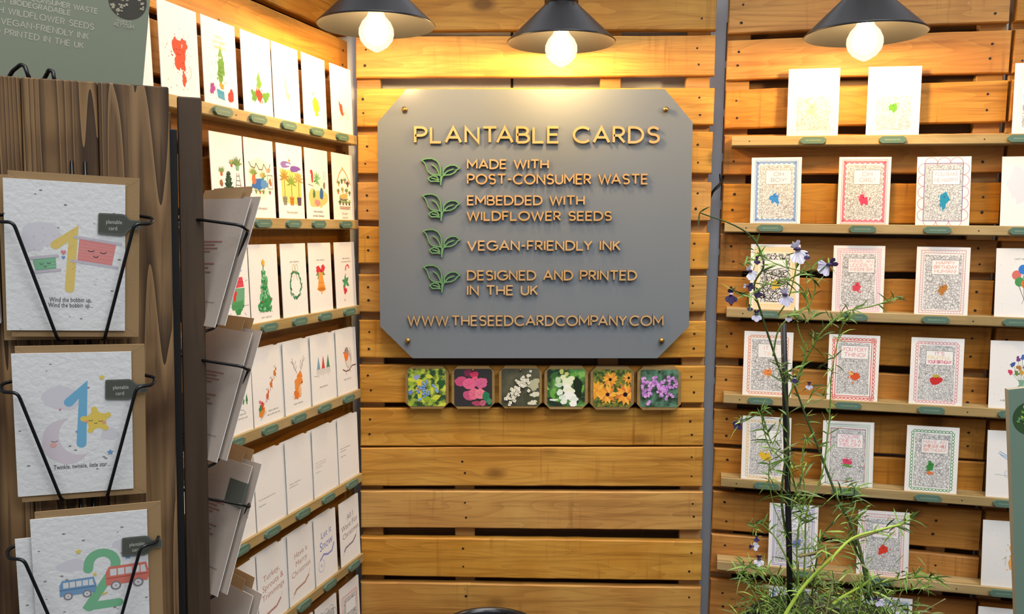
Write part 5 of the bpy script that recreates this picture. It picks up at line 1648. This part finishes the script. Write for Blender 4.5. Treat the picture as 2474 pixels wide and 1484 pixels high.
SIDE = [(603, 482, 'topmost'), (606, 809, 'second'), (606, 1134, 'third'), (608, 1450, 'lowest visible')]
for i, (x, y, nm) in enumerate(SIDE):
    u, v = SD.uv(x, y, .052)
    for j in range(2):
        mb = MB()
        w = .105
        gp = .005
        card_mesh(mb, w, .148, M_SEED, M_BACKP, gp)
        # the back leaf carries the price panel and small print
        k0 = len(mb.v)
        A = Art(mb, -.0001, -w / 2, 0, 20 + i)
        side_back(A)
        for q in range(k0, len(mb.v)):
            px, py, pz = mb.v[q]
            mb.v[q] = (-px, .0012 + (w / 2 - px) / w * gp + .0003 - py * .6, pz)
        nm2 = ('inner', 'outer')[j]
        M = SD.M(u + w / 2 + (.006, -.001)[j], v - .139 + .002 * j, .010 + .008 * j) @ Matrix.Rotation(.33, 4, 'X')
        c = tag(mb.build('greeting_card', None, M), '%s card in the %s wire pocket on the stand side, seen edge-on' % (nm2, nm), 'card', 'cards in the stand side pockets')
        if i == 2 and j == 0:
            mb = MB(); mb.box((-w / 2 - .0008, .0021, .10), (-w / 2 + .034, .0032, .128), ink('#55574f')); mb.box((-w / 2 - .0014, -.0012, .10), (-w / 2 - .0006, .0032, .128), ink('#55574f'))
            mb.build('paper_tag', c, None, 'dark grey tag folded round the card edge')
        mb = MB(); mb.box((-w / 2 + .022, .0009, .004), (w / 2 + .004, .0014, .161), M_KRAFT)
        tag(mb.build('envelope', None, M.copy()), 'kraft envelope inside the %s card of the %s side pocket' % (nm2, nm), 'envelope', 'kraft envelopes in stand side pockets')
    pocket(root, ISD @ SD.M(0, 0, 0), u + .0525, SD.uv(595, (558, 889, 1213, 1535)[i], .05)[1], .002, half=.05, drop=.108)

# green header board standing on the stand, leaning forward
BD = Plane(0, 0, radians(28), .095, .21)
p0 = at(345, 207, 1.03)
BD.O = p0 - BD.v * 1.6
mb = MB(); mb.box((-.42, 0, 1.578), (0, .006, 1.98), M_GREENB)
root = empty('header_board', BD.M(0, 1.578, 0), 'sage green header board with cream lettering standing on the stand', 'board')
mb.v = [(p[0], p[1], p[2] - 1.578) for p in mb.v]
mb.build('panel', root)
mb = MB()
A = Art(mb, -.0001, 0, -1.578, 5, 1.0)
for t, x, y, h in (('MADE FROM POST CONSUMER WASTE', 235, 33, .0050), ('FULLY BIODEGRADABLE', 170, 37, .0050), ('EMBEDDED WITH WILDFLOWER SEEDS', 226, 72, .0060), ('PRINTED WITH VEGAN-FRIENDLY INK', 213, 95, .0060), ('DESIGNED AND PRINTED IN THE UK', 201, 117, .0060)):
    u, v = BD.uv(x, y)
    pls, w = stroke_text(t, .24)
    k = h * .98
    A.lines([[(u - (w - p[0]) * k, v + p[1] * h) for p in pl] for pl in pls], .00085, M_CREAM)
mb.build('lettering', root)
mb = MB()
A = Art(mb, -.0001, 0, -1.578, 6, 1.0)
uc, vb = BD.uv(305, 47)
R_ = .020
A.ell(uc, vb + R_, R_, R_, plain('print_sepia_disc', '#4c483e', .7), 40)
for i in range(70):
    t, q = A.r.uniform(0, 6.28), R_ * .93 * sqrt(A.r.random())
    x, y = uc + q * cos(t), vb + R_ + q * sin(t)
    if abs(x - uc - .004) < .007 and abs(y - vb - .0085) < .007:
        continue
    r = A.r.uniform(.0012, .0022)
    if q + r * 1.2 < R_:
        A.blob(x, y, r, r * .8, plain('print_sepia_petal', '#b4ab94', .7), .35, 9)
for t, y in (('SWEET', 57.5), ('ALYSSUM', 65.5)):
    u, v = BD.uv(299, y)
    pls, w = stroke_text(t, .2)
    A.lines([[(u + (p[0] - w / 2) * .0034, v + p[1] * .0036) for p in pl] for pl in pls], .0005, M_CREAM)
mb.build('printed_photo', root, None, 'round sepia flower photo captioned SWEET ALYSSUM')
# the two bent wire clips that hold it
mb = MB()
for x0, x1, x2, ya, yb in ((22, 50, 70, 176, 156), (105, 118, 132, 184, 169)):
    mb.tube(round_path([at(x0, ya + 10, .905), at(x0 + 8, ya - 4, .905), at(x1, yb, .90), at(x1 + 10, yb + 4, .90), at(x2, ya + 12, .895)], .004), .0021, M_BLACK, 8)
tag(mb.build('wire_clip'), 'pair of bent black wire clips holding the green header board', 'clip')

# green board at the right edge
GBp = Plane(at(2440, 1200, 1.2).x, 1.2, -radians(8))
ua, va = GBp.uv(2436, 942); ub, vb = GBp.uv(2456, 1484)
uc2, vc = GBp.uv(2474, 934)
k = (ub - ua) / (va - vb)
root = empty('display_board', GBp.M(0, 0, 0), 'sage green display board cut off at the bottom right photo edge', 'board')
mb = MB()
mb.prism([(ua, va), (ua + k * (va - .62), .62), (ua + .42, .62), (ua + .42, va + .06)], 0, .012, M_GREENR, M_BEDGE)
mb.build('panel', root)
mb = MB(); mb.bevbox((ua + .16, .0125, 0), (ua + .2, .04, va), W_POST); mb.bevbox((ua + .05, -.1, 0), (ua + .31, .16, .02), W_POST); mb.build('support_post', root)
mb = MB()
A = Art(mb, -.0002, 0, 0, 8, 1.0)
ux, vx = GBp.uv(2474, 1011)
A.ell(ux + .009, vx, .024, .024, plain('print_leaf_dark', '#2c4a24', .6), 36)
for i in range(60):
    t, q = A.r.uniform(0, 6.28), .021 * sqrt(A.r.random())
    A.leaf(ux + .009 + q * cos(t) * .8, vx + q * sin(t) * .8, .006, .003, A.r.uniform(0, 360), A.r.choice(['#6f9a3c', '#a4c05a', '#4a7a34', '#88a8d0']))
mb.build('printed_photo', root)

# tall black planter whose rim just shows at the bottom edge
p = at(1182, 1521, 1.6)
mb = MB()
r0 = .100
mb.lathe([(0, 0), (.075, 0), (.078, .004), (r0 - .004, p.z - .012), (r0, p.z - .008), (r0, p.z), (r0 - .004, p.z), (r0 - .008, p.z - .012), (.072, .1), (0, .1)], plain('black_glazed_pot', '#14161a', .25), 48)
tag(mb.build('planter', None, Matrix.Translation((p.x, p.y, 0))), 'black round planter, only its rim showing at bottom centre', 'planter')

# cable looped in the gap between the pallets
mb = MB()
for d in (0, 6, 13):
    mb.tube(round_path([at(1752 - d, 408 + d, 2.0), at(1746 - d * .4, 436 + d, 1.985), at(1730 - d * .5, 452 + d * .8, 1.985), at(1715, 470 + d, 2.02)], .01), .0018, M_BLACKP, 6)
tag(mb.build('power_cable'), 'thin black cables looping from the gap beside the grey sign', 'cable')

# ------------------------------------------------------------------ potted plant with cane
PC = at(2010, 1523, 1.25)
PR = .131
POT_H = .21
root = empty('potted_plant', (PC.x, PC.y, PC.z - POT_H), 'leggy trailing plant with small violet and white flowers in black pot', 'plant')
IP = Matrix.Translation((-PC.x, -PC.y, -(PC.z - POT_H)))
mb = MB()
mb.lathe([(0, 0), (.092, 0), (.096, .004), (PR - .004, POT_H - .016), (PR, POT_H - .014), (PR, POT_H), (PR - .005, POT_H), (PR - .006, POT_H - .02), (0, POT_H - .022)], M_BLACKP, 48)
mb.build('pot', root)
mb = MB(); mb.lathe([(0, POT_H - .012), (.06, POT_H - .011), (PR - .007, POT_H - .018), (PR - .007, POT_H - .021), (0, POT_H - .021)], plain('potting_soil', '#2a2018', .95, bump=.6, bscale=300), 32)
mb.build('soil', root)
zt = PC.z - POT_H
st = empty('plant_table', (PC.x, PC.y, 0), 'small round table under the potted plant, below the frame', 'table')
mb = MB(); mb.lathe([(0, zt - .022), (.15, zt - .022), (.153, zt - .018), (.153, zt - .004), (.15, zt), (0, zt)], W_POST, 40); mb.build('table_top', st)
for k in range(3):
    a = 2.1 * k + .4
    mb = MB(); mb.tube([(.09 * cos(a), .09 * sin(a), zt - .022), (.14 * cos(a), .14 * sin(a), 0)], [.012, .009], W_POST, 10); mb.build('leg', st)
mb = MB()
mb.tube([at(1909, 1470, 1.235), at(1906, 1300, 1.236), at(1898, 1000, 1.24), at(1893, 782, 1.245)], .0043, plain('black_cane', '#15131a', .5), 10)
tag(mb.build('plant_cane'), 'straight black support cane standing in the plant pot', 'cane')

GST = plain('plant_stem', '#84a548', .6)
GST2 = plain('plant_stem_dark', '#4a5a2c', .7)
GST3 = plain('plant_stem_bright', '#b4d050', .55)
GDRY = plain('dry_stem', '#8f8454', .8)
LEAFM = [plain('leaf_mid', '#72983f', .55), plain('leaf_light', '#98bb5a', .55), plain('leaf_dark', '#4f6e30', .6), plain('leaf_grey', '#7c8a54', .7)]
rnd = random.Random(11)


def smooth(pts, n=6):
    """Catmull-Rom through points"""
    P = [pts[0]] + list(pts) + [pts[-1]]
    out = []
    for i in range(1, len(P) - 2):
        a, b, c, d = P[i - 1], P[i], P[i + 1], P[i + 2]
        for k in range(n):
            t = k / n
            out.append(.5 * ((2 * b) + (c - a) * t + (2 * a - 5 * b + 4 * c - d) * t * t + (3 * b - a - 3 * c + d) * t ** 3))
    return out + [P[-2]]


STEMS = [  # (pixel path from the pot up), depth at base, depth at tip, radius, material, leafiness
    ([(1912, 1450), (1905, 1330), (1888, 1200), (1905, 1050), (1893, 930), (1872, 860), (1840, 760), (1822, 690), (1845, 640), (1822, 580), (1775, 545), (1690, 514)], 1.25, 1.15, .0021, GST2, .5),
    ([(2100, 1450), (2078, 1330), (2055, 1265), (2030, 1220), (2002, 1150), (1980, 1090), (1952, 1020), (1920, 935), (1898, 900)], 1.25, 1.24, .0026, GST2, .8),
    ([(1925, 930), (1942, 880), (1960, 845), (1988, 800), (2040, 755), (2098, 742), (2140, 730), (2166, 719)], 1.24, 1.13, .0015, GST, .9),
    ([(1889, 1500), (1925, 1440), (1960, 1397), (2010, 1348), (2058, 1302), (2120, 1282), (2190, 1264)], 1.14, 1.12, .0027, GST3, .4),
    ([(2012, 1460), (2040, 1440), (2085, 1415), (2108, 1398)], 1.15, 1.13, .0022, GST3, .5),
    ([(1930, 1345), (1985, 1332), (2040, 1312), (2100, 1292), (2185, 1262), (2205, 1255)], 1.2, 1.12, .0022, GDRY, .6),
    ([(1868, 860), (1880, 800), (1915, 760), (1952, 740), (1970, 690), (1945, 660), (1880, 640), (1835, 615)], 1.2, 1.15, .0013, GST, .8),
    ([(1845, 680), (1880, 690), (1920, 668), (1960, 650), (2000, 640)], 1.17, 1.12, .0012, GST, .5),
    ([(1955, 755), (1940, 700), (1900, 675), (1850, 690), (1800, 715), (1772, 702)], 1.19, 1.13, .0012, GST, .7),
    ([(1890, 1000), (1868, 1070), (1850, 1030), (1838, 1000), (1800, 1018), (1788, 1020)], 1.23, 1.18, .0011, GST, .8),
    ([(1935, 1230), (1905, 1130), (1860, 1080), (1842, 1020), (1846, 990)], 1.24, 1.18, .0013, GST, 1.0),
    ([(1940, 1440), (1945, 1330), (1950, 1235), (1985, 1150), (2000, 1050), (2005, 990), (2010, 900), (2030, 800), (2050, 770)], 1.26, 1.2, .0014, GST, 1.0),
    ([(1905, 960), (1930, 900), (1945, 850), (1930, 800), (1925, 770)], 1.22, 1.2, .0012, GST, .9),
    ([(1960, 1450), (1975, 1340), (1990, 1290), (2035, 1240), (2060, 1210), (2065, 1180)], 1.26, 1.22, .0014, GST2, 1.0),
    ([(1930, 1440), (1925, 1330), (1932, 1260), (1945, 1200), (1938, 1120), (1948, 1060)], 1.24, 1.21, .0014, GST, 1.2),
    ([(1925, 1400), (1880, 1310), (1850, 1275), (1830, 1265), (1822, 1275)], 1.23, 1.18, .0012, GST, 1.0),
    ([(1900, 1450), (1862, 1390), (1830, 1375), (1800, 1370), (1797, 1385)], 1.22, 1.17, .0012, GST, 1.2),
    ([(2090, 1450), (2100, 1420), (2150, 1405), (2200, 1397), (2235, 1395), (2262, 1398)], 1.25, 1.16, .0013, GST2, 1.0),
    ([(2120, 1450), (2160, 1430), (2210, 1422), (2240, 1420)], 1.25, 1.17, .0012, GST, .8),
    ([(1890, 1470), (1850, 1440), (1815, 1415), (1800, 1390)], 1.22, 1.17, .0012, GST, 1.0),
    ([(2060, 1300), (2075, 1345), (2100, 1390), (2106, 1440), (2130, 1470)], 1.2, 1.22, .0018, GST2, .3),
    ([(1860, 1110), (1858, 1160), (1872, 1230), (1900, 1290)], 1.2, 1.23, .001, GST, .9),
    ([(1880, 760), (1905, 720), (1925, 640), (1925, 612)], 1.2, 1.14, .0012, GST, .6),
]
foliage = MB()


def blade(p, d, ln, w, mat, droop=.25):
    """narrow curved leaf"""
    d = d.normalized()
    s = d.cross(V((rnd.uniform(-1, 1), rnd.uniform(-1, 1), rnd.uniform(-1, 1))))
    s = s.normalized() if s.length > 1e-5 else d.orthogonal().normalized()
    up = s.cross(d)
    vs = []
    for f, ww in ((0, .35), (.3, 1), (.65, .8), (1, .05)):
        c = p + d * (ln * f) + up * (ln * .05) * sin(f * pi) - V((0, 0, 1)) * (ln * droop * f * f)
        vs += [c + s * w / 2 * ww, c - s * w / 2 * ww]
    foliage.add(vs, [(0, 1, 3, 2), (2, 3, 5, 4), (4, 5, 7, 6)], mat, True)


for path, ya, yb, r, mat, lf in STEMS:
    n = len(path)
    P = smooth([at(x, y, ya + (yb - ya) * i / (n - 1) + rnd.uniform(-.006, .006)) for i, (x, y) in enumerate(path)], 6)
    mb = MB()
    mb.tube(P, [r * (1 - .55 * i / (len(P) - 1)) for i in range(len(P))], mat, 7)
    mb.build('stem', root, IP)
    k = 0
    for i in range(2, len(P) - 1):
        if rnd.random() < .62 * lf:
            d = (P[i] - P[i - 1]).normalized()
            for _ in range(rnd.choice((1, 1, 2, 3))):
                dd = d * rnd.uniform(.2, .9) + V((rnd.uniform(-1, 1), rnd.uniform(-.6, .6), rnd.uniform(-.5, 1)))
                blade(P[i], dd, rnd.uniform(.012, .032), rnd.uniform(.0016, .003), rnd.choice(LEAFM[:3]))
    for _ in range(int(7 * lf)):
        blade(P[-1], V((rnd.uniform(-1, 1), rnd.uniform(-.8, .8), rnd.uniform(-.4, 1))), rnd.uniform(.008, .02), .0022, rnd.choice(LEAFM))
# feathery tufts at the nodes and the dense mass over the pot
for x, y, nn, ln in ((1905, 905, 26, .03), (1945, 770, 16, .026), (2020, 785, 14, .022), (1925, 1200, 26, .036), (1940, 1240, 26, .04), (2065, 1245, 22, .034), (2045, 1300, 18, .03), (1990, 1320, 16, .03), (1850, 1060, 10, .02), (2000, 880, 12, .024),
                     (1960, 960, 14, .028), (1880, 1100, 16, .03), (1935, 1130, 18, .032), (2040, 1190, 18, .03), (1826, 1275, 12, .022), (1800, 1375, 14, .022), (2200, 1400, 14, .03), (2240, 1385, 14, .03), (2080, 1370, 12, .026), (1820, 610, 10, .02), (1815, 655, 12, .018), (2180, 1268, 12, .022)):
    c = at(x, y, rnd.uniform(1.15, 1.25))
    for _ in range(nn):
        blade(c + V((rnd.gauss(0, .008), rnd.gauss(0, .008), rnd.gauss(0, .008))), V((rnd.uniform(-1, 1), rnd.uniform(-.8, .8), rnd.uniform(-.5, 1))), ln * rnd.uniform(.5, 1.2), rnd.uniform(.0016, .003), rnd.choice(LEAFM))
for i in range(1500):
    t, q = rnd.uniform(0, 2 * pi), sqrt(rnd.random())
    x, y = PC.x + q * PR * 1.12 * cos(t), PC.y + q * PR * 1.05 * sin(t)
    z = PC.z - .01 + abs(rnd.gauss(0, .038)) * (1.15 - .5 * q)
    blade(V((x, y, z)), V((rnd.uniform(-1, 1), rnd.uniform(-1, 1), rnd.uniform(-.3, 1.1))), rnd.uniform(.012, .036), rnd.uniform(.0016, .0034), rnd.choice(LEAFM), .3)
tag(foliage.build('foliage', root, IP), kind='stuff')
# thin twigs in the mass
mb = MB()
for i in range(70):
    t, q = rnd.uniform(0, 2 * pi), sqrt(rnd.random())
    a = V((PC.x + q * PR * .8 * cos(t), PC.y + q * PR * .8 * sin(t), PC.z - .01))
    b2 = a + V((rnd.uniform(-.06, .06), rnd.uniform(-.05, .05), rnd.uniform(.03, .11)))
    mb.tube(smooth([a, (a + b2) / 2 + V((rnd.uniform(-.012, .012), 0, rnd.uniform(-.005, .012))), b2], 4), .0008, rnd.choice((GST, GST2, GDRY)), 5)
tag(mb.build('twigs', root, IP), kind='stuff')

PWH = plain('petal_pale_lilac', '#ded6ea', .6)
PWH2 = plain('petal_white', '#ece6f0', .6)
PVI = plain('petal_deep_violet', '#3f2a58', .6)


def flower(x, y, Y, r, cols, ang):
    """two-lipped blossom: two upper petals, three lower, dark throat"""
    c = at(x, y, Y)
    r *= 1.3 if cols[0] is not PVI else 1.1
    mb = MB()
    for k, (a, l, w) in enumerate(((70, .75, .6), (115, .75, .6), (-50, 1, .75), (-90, 1.1, .85), (-130, 1, .75))):
        q = radians(a + ang)
        vs = [(0, 0, 0)]
        n = 9
        for i in range(n + 1):
            s_ = -1 + 2 * i / n
            rad = r * l * (1 - .28 * abs(s_) ** 2.2)
            th = q + s_ * w * .62
            vs.append((rad * cos(th), -r * .22 * (1 - s_ * s_) + (r * .15 if i % 3 == 0 else 0), rad * sin(th)))
        mb.add(vs, [(0, i, i + 1) for i in range(1, n + 1)], cols[0 if k > 1 else 1], True)
    mb.lathe([(0, -r * .05), (r * .3, 0), (r * .2, r * .2), (0, r * .22)], cols[2], 10)
    mb.tube([(0, r * .1, r * .05), (r * .1, r * .5, r * .2), (r * .1, r * .8, r * .6)], [r * .16, r * .09, r * .05], GST, 6)
    o = mb.build('flower', root, IP @ Matrix.Translation(c) @ Matrix.Rotation(radians(rnd.uniform(-25, 25)), 4, 'Z'))
    return o


for x, y, Y, r, cols, a in ((1926, 604, 1.13, .0135, (PWH2, PWH, PVI), 20), (2003, 641, 1.12, .0115, (PWH, PVI, PVI), -60), (1766, 712, 1.13, .0105, (PVI, PVI, PWH), 0), (1897, 714, 1.15, .0105, (PWH, PWH, PVI), 10),
                            (1812, 656, 1.15, .009, (PWH2, PWH, PVI), 30), (1806, 692, 1.15, .007, (PVI, PWH, PVI), 80), (1832, 705, 1.16, .007, (PVI, PVI, PVI), 0), (1829, 627, 1.15, .006, (PVI, PVI, PVI), 0), (1950, 617, 1.13, .005, (PVI, PVI, PWH), 0),
                            (1788, 1021, 1.18, .0095, (PVI, PWH, PWH), -40), (1818, 1321, 1.17, .0065, (PWH2, PVI, PVI), 90), (1834, 1352, 1.17, .007, (PWH2, PVI, PVI), 0), (1828, 1300, 1.17, .005, (PVI, PVI, PVI), 0), (1828, 760, 1.16, .007, (PWH, PVI, PVI), 0),
                            (1905, 766, 1.17, .005, (PWH, PVI, PVI), 0), (1955, 930, 1.19, .005, (PWH, PVI, PVI), 0), (1920, 915, 1.2, .006, (PVI, PVI, PWH), 0), (1812, 742, 1.15, .005, (PVI, PVI, PVI), 0), (2120, 1450, 1.18, .007, (PWH, PVI, PVI), 40)):
    flower(x, y, Y, r, cols, a)
